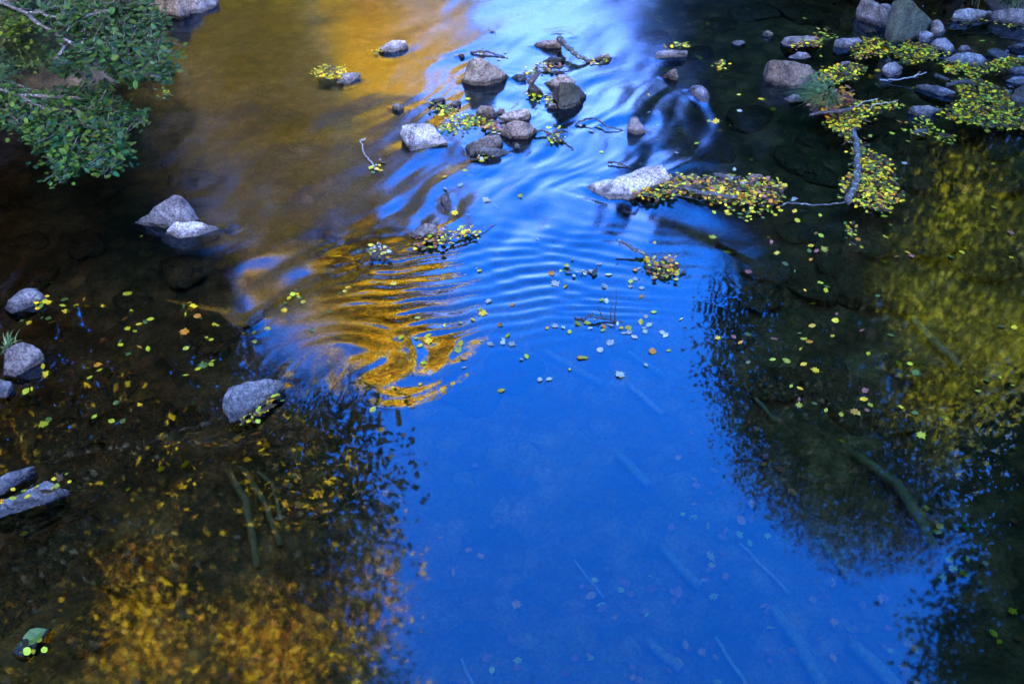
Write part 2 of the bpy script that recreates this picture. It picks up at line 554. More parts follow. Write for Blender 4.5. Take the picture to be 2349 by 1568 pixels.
ROCK_FOOT = []
ROCKS = [
    # --- middle of the stream
    ([(866, 120), (900, 121), (936, 102, .04), (930, 92, .08), (900, 92, .10), (873, 107, .06)], 'pale', "small pale slab rising from the golden water, leaves at its left end"),
    ([(1058, 188), (1085, 191), (1130, 186), (1169, 176), (1150, 160, .12), (1112, 138, .26), (1084, 133, .28), (1070, 150, .16)], 'pale', "big pyramid shaped pale rock standing between golden and blue water"),
    ([(1170, 178), (1190, 185), (1208, 184), (1207, 172, .04), (1185, 169, .05)], 'dark', "small dark wet stone at the right foot of the pyramid rock"),
    ([(1220, 105), (1240, 110), (1280, 109), (1290, 90, .10), (1262, 95, .07), (1235, 97, .04)], 'grey', "low grey rock under the top end of the lichen branch"),
    ([(1264, 78), (1290, 75, .015), (1317, 87), (1305, 88)], 'dark', "thin sliver of rock breaking the bright water farthest out"),
    ([(1243, 142), (1262, 130, .06), (1290, 132, .06), (1296, 141), (1262, 146)], 'dark', "flat dark rock with red leaves at its left end below the lichen branch"),
    ([(1353, 139), (1372, 128, .04), (1395, 123, .07), (1405, 135), (1380, 136)], 'grey', "low wedge of grey rock at the lower end of the lichen branch"),
    ([(1263, 170), (1280, 160, .05), (1298, 168), (1275, 173)], 'dark', "little dark brown stone just above the light slab behind the mossy boulder"),
    ([(1246, 192), (1275, 203), (1312, 196), (1320, 188, .05), (1300, 171, .15), (1285, 172, .15), (1262, 182, .06)], 'pale', "light tilted slab half hidden behind the mossy boulder"),
    ([(1266, 224), (1300, 234), (1332, 238), (1346, 216, .03), (1334, 201, .14), (1308, 188, .26), (1284, 189, .26), (1272, 206, .12)], 'mossy', "round dark mossy boulder in the middle of the stream"),
    ([(1210, 211), (1228, 218), (1250, 221), (1241, 205, .06), (1226, 192, .12), (1213, 195, .10)], 'dark', "dark brown rock with a pink leaf on top left of the mossy boulder"),
    ([(1252, 250), (1280, 248), (1276, 237, .05), (1262, 235, .05)], 'grey', "small grey stone below the mossy boulder with twigs on it"),
    ([(1092, 266), (1120, 269), (1142, 262, .03), (1130, 245, .12), (1103, 241, .13), (1095, 250, .06)], 'grey', "rounded grey rock with a black left side above the leaf dam"),
    ([(1135, 263), (1158, 262), (1158, 250, .06), (1145, 246, .07)], 'pale', "small pale stone wedged between two rounded grey rocks"),
    ([(1146, 277), (1180, 279), (1218, 267), (1214, 251, .10), (1195, 249, .12), (1165, 255, .10), (1148, 266, .05)], 'pale', "bean shaped pale rock with a brown leaf at its right end"),
    ([(1140, 308), (1170, 320), (1232, 303), (1233, 294, .04), (1210, 279, .17), (1180, 275, .19), (1155, 290, .08)], 'grey', "domed grey rock with a dark brown left flank beside the leaf dam"),
    ([(944, 349), (985, 338), (1027, 331), (1026, 324, .04), (992, 286, .13), (960, 281, .15), (922, 288, .15), (919, 303, .09), (930, 325, .04)], 'pale', "nearly square whitish slab with a flat tilted top"),
    ([(1065, 341), (1078, 358), (1100, 352), (1155, 326, .02), (1148, 308, .15), (1122, 308, .16), (1086, 325, .12), (1068, 333, .05)], 'grey', "long grey rock right of the square slab, lighter on its top"),
    ([(1092, 356), (1140, 360), (1174, 351), (1155, 342, .04), (1110, 337, .06), (1097, 345, .04)], 'slate', "low bluish slab lying against the front of the long grey rock"),
    ([(1174, 338), (1192, 341), (1193, 333, .03), (1185, 327, .06)], 'slate', "lone little pointed stone in the bright blue water"),
    ([(1501, 136), (1530, 134), (1575, 129), (1578, 117, .05), (1545, 115, .06), (1508, 119, .05)], 'slate', "long low stone with leaves along its top near the dark water"),
    ([(1516, 176), (1553, 186), (1556, 174, .05), (1550, 158, .12), (1540, 160, .10)], 'grey', "small grey triangle of rock with a dark right side"),
    ([(1438, 305), (1460, 309), (1482, 304), (1478, 289, .05), (1463, 267, .16), (1450, 267, .16), (1440, 284, .06)], 'slate', "upright pointed stone carrying one pink leaf in the blue water"),
    ([(1340, 429), (1360, 441), (1395, 456), (1440, 456), (1535, 420, .02), (1533, 398, .12), (1518, 380, .16), (1490, 384, .15), (1420, 408, .12), (1362, 420, .06)], 'pale', "large pale slab at the left end of the big leaf raft"),
    ([(1266, 308), (1285, 313), (1305, 302), (1290, 296, .03)], 'dark', "thin dark rock with a yellow leaf on it right of the domed rock"),
    ([(1050, 128), (1066, 132), (1066, 126, .03), (1055, 123, .04)], 'dark', "tiny black stone above the pyramid rock"),
    ([(898, 249), (915, 256), (925, 240, .04), (912, 235, .08), (898, 240, .05)], 'slate', "small lone blue grey stone on the golden water above the square slab"),
    ([(1030, 243), (1045, 244), (1058, 233, .03), (1050, 228, .06), (1035, 234, .04)], 'slate', "small oblong stone right of the yellow leaf drift"),
    ([(980, 238), (1000, 241), (1023, 233), (1020, 225, .05), (995, 226, .06)], 'dark', "dark stone at the top end of the yellow leaf drift"),
    ([(1118, 76), (1138, 77), (1138, 72, .02), (1128, 70, .03)], 'slate', "tiny wet pebble alone on the water far above the pyramid rock"),
    ([(1000, 291), (1022, 293), (1045, 288), (1040, 279, .04), (1015, 280, .045)], 'pale', "pale low stone among the leaves right of the square slab"),
    ([(940, 541), (960, 553), (1003, 546), (1008, 530, .05), (1000, 514, .13), (976, 512, .13), (955, 525, .06)], 'grey', "dark rimmed rock with orange leaves along its lower edge"),
    ([(1012, 470), (1028, 487), (1038, 480), (1030, 445, .03), (1018, 443, .04), (1011, 455, .03)], 'dark', "narrow dark curved stone with leaves on it in the riffle"),
    ([(772, 193), (800, 193), (828, 181), (826, 168, .05), (800, 166, .06), (780, 170, .05)], 'grey', "flat stone with yellow leaves spread over its left half"),
    ([(846, 595), (865, 601), (885, 598), (884, 580, .04), (866, 573, .06), (850, 580, .05)], 'dark', "small dark stone capped with pale leaves at the lip of the riffle"),
    ([(555, 745), (575, 752), (610, 728), (604, 712, .04), (585, 716, .06)], 'dark', "small brown rock with yellow leaves at the end of the current"),
    # --- left side
    ([(300, 513), (340, 521), (400, 527), (455, 506, .02), (442, 478, .12), (417, 451, .29), (400, 450, .29), (370, 477, .16), (320, 505, .03)], 'slate', "tall pointed grey rock with lichen spots at left of the stream"),
    ([(375, 538), (410, 549), (460, 541), (505, 526), (495, 517, .03), (455, 507, .08), (400, 507, .10), (380, 525, .05)], 'pale', "low lighter rock leaning on the front of the tall pointed rock"),
    ([(512, 525), (540, 529), (558, 520), (540, 513, .03)], 'dark', "small black wet stone right of the tall pointed rock"),
    ([(8, 709), (25, 723), (100, 692), (108, 683, .02), (82, 660, .11), (55, 661, .11), (20, 688, .05)], 'slate', "blue grey rock with green leaves at its right end by the left edge"),
    ([(8, 862), (35, 867), (103, 827), (95, 805, .06), (76, 789, .13), (50, 783, .17), (28, 790, .16), (10, 815, .07)], 'grey', "lumpy rock with a tan crown and black sides by the left edge"),
    ([(0, 913), (15, 913), (33, 893), (26, 874, .06), (0, 867, .08), (-22, 880, .06), (-22, 906)], 'slate', "bluish rock cut by the left edge below the lumpy rock"),
    ([(527, 972), (560, 960), (610, 930), (655, 890), (651, 874, .10), (620, 869, .15), (560, 874, .17), (525, 886, .15), (512, 906, .13), (514, 940, .07)], 'slate', "wedge shaped blue grey rock with leaves heaped along its right side"),
    ([(0, 1137), (40, 1112), (80, 1086), (78, 1068, .05), (30, 1079, .07), (-15, 1100, .06), (-15, 1142)], 'slate', "streaky blue slab at the left edge above the leaf strewn slab"),
    ([(0, 1192), (60, 1167), (155, 1137), (161, 1124, .03), (110, 1104, .06), (60, 1125, .06), (0, 1150, .06), (-20, 1160, .05), (-20, 1196)], 'slate', "flat dark slab strewn with orange leaves at the left edge"),
    ([(25, 1500), (60, 1510), (90, 1470), (122, 1440), (95, 1440, .02), (40, 1478, .02)], 'dark', "low dark stone under bright green leaves at bottom left"),
    # --- top left bank
    ([(338, 6, .10), (346, -12, .22), (400, -14, .28), (452, -8, .15), (440, 16), (395, 26), (355, 23)], 'grey', "big bank rock cut by the top edge behind the overhanging branches"),
    ([(405, 33), (440, 13, .06), (455, 0, .10), (500, -4, .08), (498, 10, .03), (468, 29)], 'slate', "thin bluish slab lying in the water beside the top left bank"),
    ([(62, 72, .22), (76, 58, .32), (120, 59, .33), (180, 74, .28), (165, 90, .15), (100, 90, .15)], 'grey', "upper grey ledge showing through the leaves on the left bank"),
    ([(88, 96, .22), (100, 86, .32), (142, 88, .32), (240, 105, .25), (225, 125, .10), (130, 122, .10)], 'grey', "lower grey ledge behind the drooping branches on the left bank"),
    ([(40, 192, .08), (60, 180, .2), (122, 169, .22), (152, 180, .14), (180, 196, .05), (165, 205), (100, 212), (50, 210)], 'mossy', "lichen covered rock between the two leafy boughs on the left bank"),
    ([(150, 120, .08), (180, 112, .18), (240, 118, .18), (270, 130, .05), (240, 140), (170, 142)], 'grey', "dark grey stone under the upper leafy bough"),
    # --- right bank shallows
    ([(1964, 20, .08), (1975, 0, .2), (2000, -4, .23), (2030, 20, .2), (2046, 45, .12), (2049, 60, .02), (2030, 67), (1985, 46), (1967, 31)], 'tan', "brown slab with a pale streak leaning left of the big green boulder"),
    ([(2008, 24, .1), (2022, 8, .2), (2042, 12, .2), (2048, 27, .15), (2040, 33), (2012, 32)], 'grey', "grey stone wedged behind the brown slab and green boulder"),
    ([(2045, 18, .25), (2052, 2, .42), (2070, -4, .50), (2094, 2, .46), (2125, 32, .25), (2137, 52, .08), (2130, 69), (2105, 77), (2068, 67), (2055, 52, .08)], 'green', "big smooth olive green boulder, the tallest on the right"),
    ([(2133, 64), (2140, 48, .15), (2152, 44, .18), (2163, 52, .12), (2169, 72, .03), (2156, 83), (2137, 76)], 'grey', "upright dark grey rock at the right shoulder of the green boulder"),
    ([(2102, 86), (2110, 72, .08), (2125, 70, .10), (2140, 75, .08), (2144, 88), (2130, 98), (2108, 96)], 'pale', "light rounded stone at the lower right foot of the green boulder"),
    ([(2035, 84), (2060, 72, .06), (2098, 64, .10), (2100, 78, .02), (2085, 85)], 'slate', "flat dark stone lying across the foot of the green boulder"),
    ([(2042, 78), (2046, 67, .05), (2056, 66, .05), (2058, 74)], 'slate', "small dark knob of stone left of the flat dark stone"),
    ([(1984, 68, .03), (2000, 65, .05), (2012, 74), (1992, 75)], 'grey', "small low stone with a brown leaf below the brown slab"),
    ([(1912, 107), (1915, 92, .06), (1935, 87, .09), (1970, 87, .08), (1981, 98, .02), (1960, 108), (1930, 110)], 'slate', "smooth oblong grey stone left of the upper leaf carpet"),
    ([(1790, 96, .01), (1800, 85, .05), (1830, 82, .06), (1870, 84, .06), (1882, 96, .02), (1860, 109), (1815, 111), (1800, 107)], 'tan', "flat tan slab with orange leaves along its right edge"),
    ([(1748, 80), (1752, 72, .05), (1765, 69, .07), (1776, 77, .02), (1765, 83)], 'grey', "small stone with yellow leaves left of the flat tan slab"),
    ([(1808, 131, .01), (1830, 120, .05), (1850, 121, .05), (1863, 133), (1840, 137), (1815, 136)], 'pale', "low white topped stone below the flat tan slab"),
    ([(1676, 98), (1688, 92, .03), (1705, 93, .03), (1712, 100), (1695, 106)], 'grey', "low pale stone alone in the dark water left of the tan slab"),
    ([(1757, 150, .12), (1768, 139, .22), (1800, 137, .25), (1825, 147, .22), (1858, 152, .20), (1875, 166, .12), (1873, 192), (1850, 205), (1815, 205), (1797, 192), (1775, 172)], 'tan', "large tan boulder with a dark foot beside the grass tuft"),
    ([(1923, 156), (1930, 142, .05), (1950, 140, .05), (1956, 151)], 'grey', "grey stone half buried in the leaf drift right of the tan boulder"),
    ([(2023, 156, .06), (2035, 143, .12), (2055, 142, .12), (2071, 156, .05), (2066, 171), (2040, 179), (2028, 172)], 'slate', "dark blue angular rock standing between the leaf carpets"),
    ([(2027, 141), (2040, 132, .05), (2048, 140), (2036, 144)], 'grey', "small stone tucked behind the dark blue angular rock"),
    ([(2138, 94, .08), (2150, 86, .12), (2170, 88, .12), (2185, 105, .06), (2194, 119), (2175, 124), (2150, 113)], 'grey', "grey rock with yellow lichen top right of the upper leaf carpet"),
    ([(2192, 119), (2205, 104, .08), (2220, 103, .08), (2233, 119), (2212, 122)], 'grey', "pointed grey stone between two larger flat rocks"),
    ([(2165, 138, .02), (2190, 122, .08), (2225, 118, .10), (2250, 125, .08), (2264, 141, .02), (2250, 153), (2210, 149), (2175, 143)], 'grey', "wide flat grey rock with a leaf drift along its front"),
    ([(2263, 117, .04), (2285, 108, .06), (2305, 118, .05), (2321, 136), (2300, 139), (2278, 130)], 'dark', "dark brown slanting rock right of the wide flat rock"),
    ([(2308, 109), (2330, 100, .05), (2365, 97, .08), (2372, 113), (2340, 113)], 'slate', "dark slab cut by the right edge under a small grey stone"),
    ([(2334, 93), (2350, 85, .04), (2365, 88, .03), (2357, 94)], 'grey', "small grey stone at the right edge above a dark slab"),
    ([(2183, 43, .03), (2190, 25, .10), (2220, 19, .12), (2250, 26, .08), (2275, 27, .06), (2272, 41), (2230, 49), (2195, 50)], 'grey', "smooth light grey rock left of the top right corner"),
    ([(2277, 26, .10), (2320, 20, .16), (2370, 22, .16), (2375, 50, .05), (2350, 61), (2310, 51), (2280, 41)], 'grey', "rough grey rock in the top right corner under the grass"),
    ([(2308, 163), (2320, 155, .05), (2360, 152, .06), (2368, 169), (2330, 171)], 'grey', "flat grey stone with red leaves at the right edge"),
    ([(2303, 186), (2325, 176, .05), (2365, 176, .05), (2370, 193), (2330, 193)], 'pale', "pale thin slab at the right edge above the leaf carpet"),
    ([(2318, 225, .05), (2326, 204, .13), (2350, 192, .22), (2385, 195, .22), (2390, 236), (2345, 241), (2325, 235)], 'tan', "rounded brown boulder cut by the right edge beside the leaf carpet"),
    ([(2100, 194, .03), (2122, 191, .06), (2150, 198, .06), (2192, 212, .05), (2196, 223), (2160, 221), (2120, 206)], 'slate', "long narrow slate pointing left at the edge of the big leaf carpet"),
    ([(2083, 254, .02), (2095, 243, .08), (2130, 241, .10), (2155, 250, .06), (2160, 258, .01), (2132, 269), (2110, 269)], 'grey', "cracked grey stone with brown leaves on its front"),
    ([(2125, 126), (2138, 120, .04), (2158, 125, .02), (2150, 133), (2130, 132)], 'slate', "little grey stone poking through the upper leaf carpet"),
    ([(1795, 229), (1820, 216, .05), (1835, 218, .05), (1842, 232), (1815, 236)], 'tan', "half drowned tan stone left of the grass tuft"),
    ([(2093, 309), (2105, 294, .04), (2125, 296, .04), (2130, 309), (2110, 313)], 'tan', "small brown stone in the middle of a yellow leaf cluster"),
    ([(1578, 206), (1590, 196, .05), (1608, 196, .07), (1626, 213, .03), (1626, 242), (1605, 234), (1592, 222)], 'slate', "split bluish stone in the dark riffle"),
    ([(1678, 430), (1690, 416, .06), (1714, 415, .07), (1724, 432), (1700, 440)], 'pale', "rounded pinkish stone set in the big leaf raft"),
    ([(1712, 413, .04), (1722, 398, .08), (1745, 400, .09), (1770, 418), (1740, 425)], 'tan', "tan stone at the upper edge of the big leaf raft"),
]
for pts, mat, label in ROCKS:
    rock(pts, mat, label)

# stones lying under the water
r2 = random.Random(5)


def sunk_stone(u, v, w, label, group, mat='brown'):
    g = at(u, v, -0.3)
    zb = float(ground_z(g.x, g.y))
    c = at(u, v, zb)
    w *= .72
    rx, ry, rz = w, w * r2.uniform(.55, .85), w * r2.uniform(.28, .45)
    top = zb + rz
    if top > -0.05: rz = max(0.06, -0.05 - zb)
    bm = bmesh.new()
    bmesh.ops.create_icosphere(bm, subdivisions=4, radius=1)
    off = Vector((r2.uniform(0, 60), r2.uniform(0, 60), 0))
    rot = r2.uniform(0, 6.28)
    for q in bm.verts:
        k = 1 + 0.45 * mnoise.noise(q.co * 0.9 + off) + 0.12 * mnoise.noise(q.co * 3 + off)
        p = q.co * k
        x, y = p.x * rx, p.y * ry
        q.co = (x * math.cos(rot) - y * math.sin(rot), x * math.sin(rot) + y * math.cos(rot), max(-0.5, min(p.z, .9)) * rz)
    me = bpy.data.meshes.new("sunken_stone")
    bm.to_mesh(me); bm.free()
    o = link_mesh("sunken_stone", me, ROCK[mat], None, True, Vector((c.x, c.y, zb)))
    tag(o, label, "stone", group)


for u, v, w in [(240, 905, .36), (300, 985, .4), (150, 1010, .3), (60, 1290, .38), (20, 1390, .34), (330, 1020, .25), (140, 775, .17), (430, 960, .2), (200, 1080, .28), (90, 640, .3), (200, 560, .3), (60, 560, .25), (420, 620, .3), (300, 690, .22), (480, 800, .26), (170, 1230, .3), (90, 1180, .26), (300, 1330, .34), (230, 1440, .3)]:
    sunk_stone(u, v, w, "brown rounded stone lying under the dark water on the left", "drowned stones on the left")
for u, v, w in [(1700, 560, .3), (1760, 610, .34), (1830, 540, .24), (1900, 570, .4), (1990, 560, .28), (1650, 660, .3), (1740, 680, .28), (1860, 660, .3), (1980, 650, .4), (2060, 700, .3), (1900, 880, .36), (1960, 930, .4), (1780, 890, .3), (2110, 860, .3), (2280, 430, .5), (2200, 400, .3), (2120, 420, .26), (2060, 330, .3), (2160, 350, .3), (2300, 330, .4), (1990, 300, .25), (1960, 220, .2), (2000, 215, .22), (2040, 210, .22), (1940, 200, .18), (1880, 400, .3), (1830, 380, .34), (1860, 330, .25), (1750, 30, .3), (1850, 40, .4), (1900, 60, .3), (1820, 20, .3), (1950, 90, .25), (2230, 70, .3), (2180, 60, .2), (1700, 35, .3), (1660, 60, .26), (2250, 600, .4), (2150, 560, .34), (1700, 780, .24), (1660, 740, .2), (2060, 980, .3)]:
    sunk_stone(u, v, w, "olive brown stone lying under the dark clear water on the right", "drowned stones on the right")
for u, v, w in [(1000, 110, .4), (440, 420, .34), (1075, 80, .36), (1480, 430, .3), (1330, 470, .26), (700, 300, .3), (560, 260, .3), (1080, 900, .4), (1180, 850, .34), (1640, 350, .34), (1720, 270, .34), (1500, 90, .3), (1600, 130, .3), (860, 700, .3)]:
    sunk_stone(u, v, w, "smooth stone lying under the moving water of mid stream", "drowned stones in mid stream", 'tan')

# ------------------------------------------------------------------ water
WATER_Z = 0.0


def seg_d(u, v, pts):
    """distance in survey units and signed side of a polyline"""
    best = np.full(u.shape, 1e9); side = np.zeros(u.shape)
    for (x0, y0), (x1, y1) in zip(pts[:-1], pts[1:]):
        dx, dy = x1 - x0, y1 - y0
        t = np.clip(((u - x0) * dx + (v - y0) * dy) / (dx * dx + dy * dy), 0, 1)
        d = np.hypot(u - x0 - t * dx, v - y0 - t * dy)
        s = np.sign((u - x0) * dy - (v - y0) * dx)
        m = d < best
        best[m] = d[m]; side[m] = s[m]
    return best, side


def blob(u, v, cu, cv, ru, rv, soft=1.0):
    return np.exp(-soft * (((u - cu) / ru) ** 2 + ((v - cv) / rv) ** 2))


def water_fields(X, Y):
    u, v = survey(X, np.maximum(Y, 1.0))
    # the riffle: quick water over stones, smoothed by its own flow
    rif = sstep(640, 470, v + 0.10 * (1200 - u)) * sstep(2250, 1650, u + 0.2 * v)
    rif = np.maximum(rif, sstep(760, 640, v + 0.05 * (700 - u)) * sstep(800, 560, u) * sstep(-50, 150, u))
    wx = X + 0.25 * pnoise(X * 1.2, Y * 1.2)
    wy = Y + 0.25 * pnoise(X * 1.2 + 31, Y * 1.2)
    a = R(58)
    fx = wx * math.cos(a) + wy * math.sin(a)        # along the streaks
    fy = -wx * math.sin(a) + wy * math.cos(a)
    far = sstep(80, 420, v)
    calm = 1 - 0.5 * sstep(1000, 760, u + 0.3 * (v - 300)) * sstep(600, 520, v)
    h = calm * rif * (0.018 * pnoise(fx / 0.9, fy / 0.42) + far * 0.009 * pnoise(fx / 0.5 + 7, fy / 0.19) + far * 0.0010 * pnoise(fx / 0.25 + 3, fy / 0.08))
    h += 0.026 * blob(u, v, 430, 620, 330, 75) * pnoise(fx / 0.75 + 21, fy / 0.22)
    h += 0.016 * blob(u, v, 1150, 480, 260, 90) * pnoise(fx / 0.40 + 41, fy / 0.17)
    h += 0.013 * blob(u, v, 1260, 270, 330, 170) * pnoise(fx / 0.42 + 81, fy / 0.15) + 0.004 * blob(u, v, 1260, 330, 330, 170) * pnoise(fx / 0.25 + 8, fy / 0.07)
    h += 0.014 * blob(u, v, 1620, 330, 330, 120) * pnoise(fx / 0.45 + 61, fy / 0.17)
    # long smooth swells on the golden side
    h += blob(u, v, 650, 280, 420, 260) * (0.006 * pnoise(wx / 0.9 + 4, wy / 0.4) + 0.006 * np.maximum(0, pnoise(fx / 1.1 + 14, fy / 0.30) - .1))
    # standing ripples below the lip
    m = blob(u, v, 1050, 660, 200, 100) * np.clip(1.0 + 1.6 * pnoise(X * 1.9 + 3, Y * 1.9), .15, 1.6)
    ph = (Y * 0.97 + X * -0.22 + 0.06 * pnoise(X * 3.1, Y * 2.2) + 0.10 * pnoise(X * 1.1 + 5, Y * 0.9)) / 0.125
    h += m * 0.0050 * np.sin(2 * np.pi * ph) * (0.75 + 0.7 * pnoise(X * 2.5 + 9, Y * 1.2))
    m = blob(u, v, 1330, 610, 200, 90)
    ph = (Y * 0.95 + X * 0.25 + 0.12 * pnoise(X * 2.4 + 2, Y * 2.2)) / 0.13
    h += m * 0.0017 * np.sin(2 * np.pi * ph)
    # rings round the snagged twig
    m = blob(u, v, 1385, 712, 110, 42)
    h += m * 0.0020 * np.sin(2 * np.pi * (Y + 0.10 * X + 0.03 * pnoise(X * 4, Y * 4)) / 0.075)
    # eddy
    c = at(850, 840)
    dx, dy = X - c.x, Y - c.y
    rr = np.hypot(dx, dy)
    th = np.arctan2(dy, dx) + 2.6 * np.exp(-(rr / 0.42) ** 2)
    ex, ey = rr * np.cos(th), rr * np.sin(th)
    m = blob(u, v, 860, 820, 150, 85)
    h += m * (0.0065 * pnoise(ex / 0.5 + 2, ey / 0.22) + 0.0040 * pnoise(ex / 0.45, ey / 0.085) + 0.0012 * pnoise(ex / 0.3, ey / 0.04))
    m = blob(u, v, 1010, 800, 90, 55)
    h += m * 0.010 * pnoise(ex / 0.5 + 5, ey / 0.17)
    # flow fan behind the wedge rock and along its side
    m = blob(u, v, 690, 880, 130, 45)
    h += m * 0.008 * pnoise(fx / 0.5 + 11, fy / 0.09)
    m = blob(u, v, 520, 990, 60, 22)
    h += m * 0.008 * pnoise(fx / 0.3 + 11, fy / 0.07)
    # fall over the lip
    lip = [(120, 690), (300, 672), (520, 715), (560, 748), (640, 690), (770, 645), (830, 622), (850, 590), (900, 572), (950, 548), (1010, 520)]
    d, s = seg_d(u, v, lip)
    w_ = sstep(60, 200, u) * sstep(1100, 980, u)
    h += w_ * -0.010 * s * np.exp(-(d / 60.0)) * (1 - np.exp(-(d / 7.0)))*1.0
    lip2 = [(1390, 470), (1560, 520), (1640, 560)]
    d, s = seg_d(u, v, lip2)
    h += -0.008 * s * np.exp(-(d / 45.0)) * (1 - np.exp(-(d / 10.0)))
    # the still pool keeps a faint movement
    h += 0.0006 * pnoise(X / 0.35, Y / 0.25) * sstep(500, 800, v)
    rough = 0.022 + 0.112 * rif + 0.05 * sstep(200, 0, v) * sstep(1900, 1500, u) * sstep(700, 1000, u)
    rough = rough + 0.02 * sstep(1700, 2000, u) * sstep(1100, 700, v)
    rough = rough + 0.016 * sstep(950, 1500, v)
    rough = rough + 0.10 * blob(u, v, 720, 760, 110, 110) + 0.03 * blob(u, v, 560, 250, 380, 260)
    rough = rough - 0.10 * blob(u, v, 1050, 690, 230, 110) * rif
    rough = np.clip(rough * (1 + 0.25 * pnoise(wx * 1.3, wy * 1.3)), 0.012, 0.32)
    return h, rough


wxs = axis(-9, -5.2, 6.5, 12, 0.026, 14, 14)
wys = axis(-4, 2.3, 12.2, 46, 0.022, 14, 40)
wm, WX, WY = grid_mesh("water", wxs, wys, lambda X, Y: X * 0)
H, RO = water_fields(WX, WY)
# water climbing a little round each stone
for foot in ROCK_FOOT:
    if len(foot) < 2: continue
    fx = np.array([[p.x, p.y] for p in foot])
    lo, hi = fx.min(0) - 0.25, fx.max(0) + 0.25
    ix = np.where((wxs > lo[0]) & (wxs < hi[0]))[0]; iy = np.where((wys > lo[1]) & (wys < hi[1]))[0]
    if not len(ix) or not len(iy): continue
    sl = np.ix_(iy, ix)
    xx, yy = WX[sl], WY[sl]
    d = np.full(xx.shape, 9.0)
    k = len(fx)
    for i in range(k - 1):
        a, b = fx[i], fx[i + 1]
        ab = b - a
        t = np.clip(((xx - a[0]) * ab[0] + (yy - a[1]) * ab[1]) / max(1e-9, ab @ ab), 0, 1)
        d = np.minimum(d, np.hypot(xx - a[0] - t * ab[0], yy - a[1] - t * ab[1]))
    H[sl] += 0.004 * np.exp(-d / 0.045) + 0.0012 * np.cos(d * 60) * np.exp(-d / 0.08)
co = np.stack([WX, WY, H + WATER_Z], -1).reshape(-1, 3).astype(np.float32)
wm.vertices.foreach_set("co", co.ravel())
ra = wm.attributes.new("rough", 'FLOAT', 'POINT')
ra.data.foreach_set("value", RO.ravel().astype(np.float32))
wm.update()
tag(link_mesh("water", wm, water_mat()), kind='structure')

# ------------------------------------------------------------------ leaves
r3 = random.Random(23)
LCOL = {
    'yellow': (0.80, 0.50, 0.012), 'lime': (0.46, 0.43, 0.015), 'green': (0.10, 0.15, 0.02), 'orange': (0.62, 0.22, 0.012),
    'brown': (0.20, 0.08, 0.035), 'mulch': (0.05, 0.03, 0.015), 'pale': (0.44, 0.40, 0.28), 'russet': (0.36, 0.11, 0.06),
}


def leaf_outline(shape):
    if shape == 'ovate':
        return [(-.5, 0), (-.32, .22), (-.05, .34), (.22, .25), (.42, .08), (.5, 0), (.42, -.08), (.22, -.25), (-.05, -.34), (-.32, -.22)]
    if shape == 'round':
        return [(-.46, 0), (-.38, .3), (-.1, .45), (.2, .38), (.4, .16), (.5, 0), (.4, -.16), (.2, -.38), (-.1, -.45), (-.38, -.3)]
    if shape == 'narrow':
        return [(-.5, 0), (-.25, .14), (0, .18), (.25, .12), (.5, 0), (.25, -.12), (0, -.18), (-.25, -.14)]
    # lobed, like a maple
    return [(-.4, .02), (-.42, .3), (-.2, .22), (-.12, .52), (.05, .3), (.2, .42), (.22, .18), (.55, 0), (.22, -.18), (.2, -.42), (.05, -.3), (-.12, -.52), (-.2, -.22), (-.42, -.3), (-.4, -.02)]


def add_leaf(mb, pos, size, shape, ang, tilt, tiltdir, col, curl=0.12, stem=False):
    ol = leaf_outline(shape)
    tilt = min(tilt, 1.05)
    ca, sa = math.cos(ang), math.sin(ang)
    nx, ny = math.cos(tiltdir) * math.tan(tilt), math.sin(tiltdir) * math.tan(tilt)
    def P(x, y, z):
        X, Y = (x * ca - y * sa) * size, (x * sa + y * ca) * size
        return (pos[0] + X, pos[1] + Y, pos[2] + X * nx + Y * ny + z * size)
    V = [P(0.02, 0, 0)] + [P(x, y, curl * (abs(y) * 1.2 + 0.7 * x * x)) for x, y in ol]
    n = len(ol)
    F = [(0, 1 + i, 1 + (i + 1) % n) for i in range(n)]
    mb.add(V, F, col)
    if stem:
        s = MB()
        mb.add([P(-.42, .012, 0.0), P(-.42, -.012, 0.0), P(-.85, .05, .02), P(-.85, .07, .02)], [(0, 1, 2, 3)], tuple(c * .7 for c in col))


def jit(c, k=0.25):
    f = 1 + r3.uniform(-k, k)
    return (c[0] * f * r3.uniform(.88, 1.12), c[1] * f * r3.uniform(.88, 1.12), c[2] * f)


def in_poly(x, y, poly):
    r_ = False
    j = len(poly) - 1
    for i in range(len(poly)):
        xi, yi = poly[i]; xj, yj = poly[j]
        if (yi > y) != (yj > y) and x < (xj - xi) * (y - yi) / (yj - yi) + xi: r_ = not r_
        j = i
    return r_


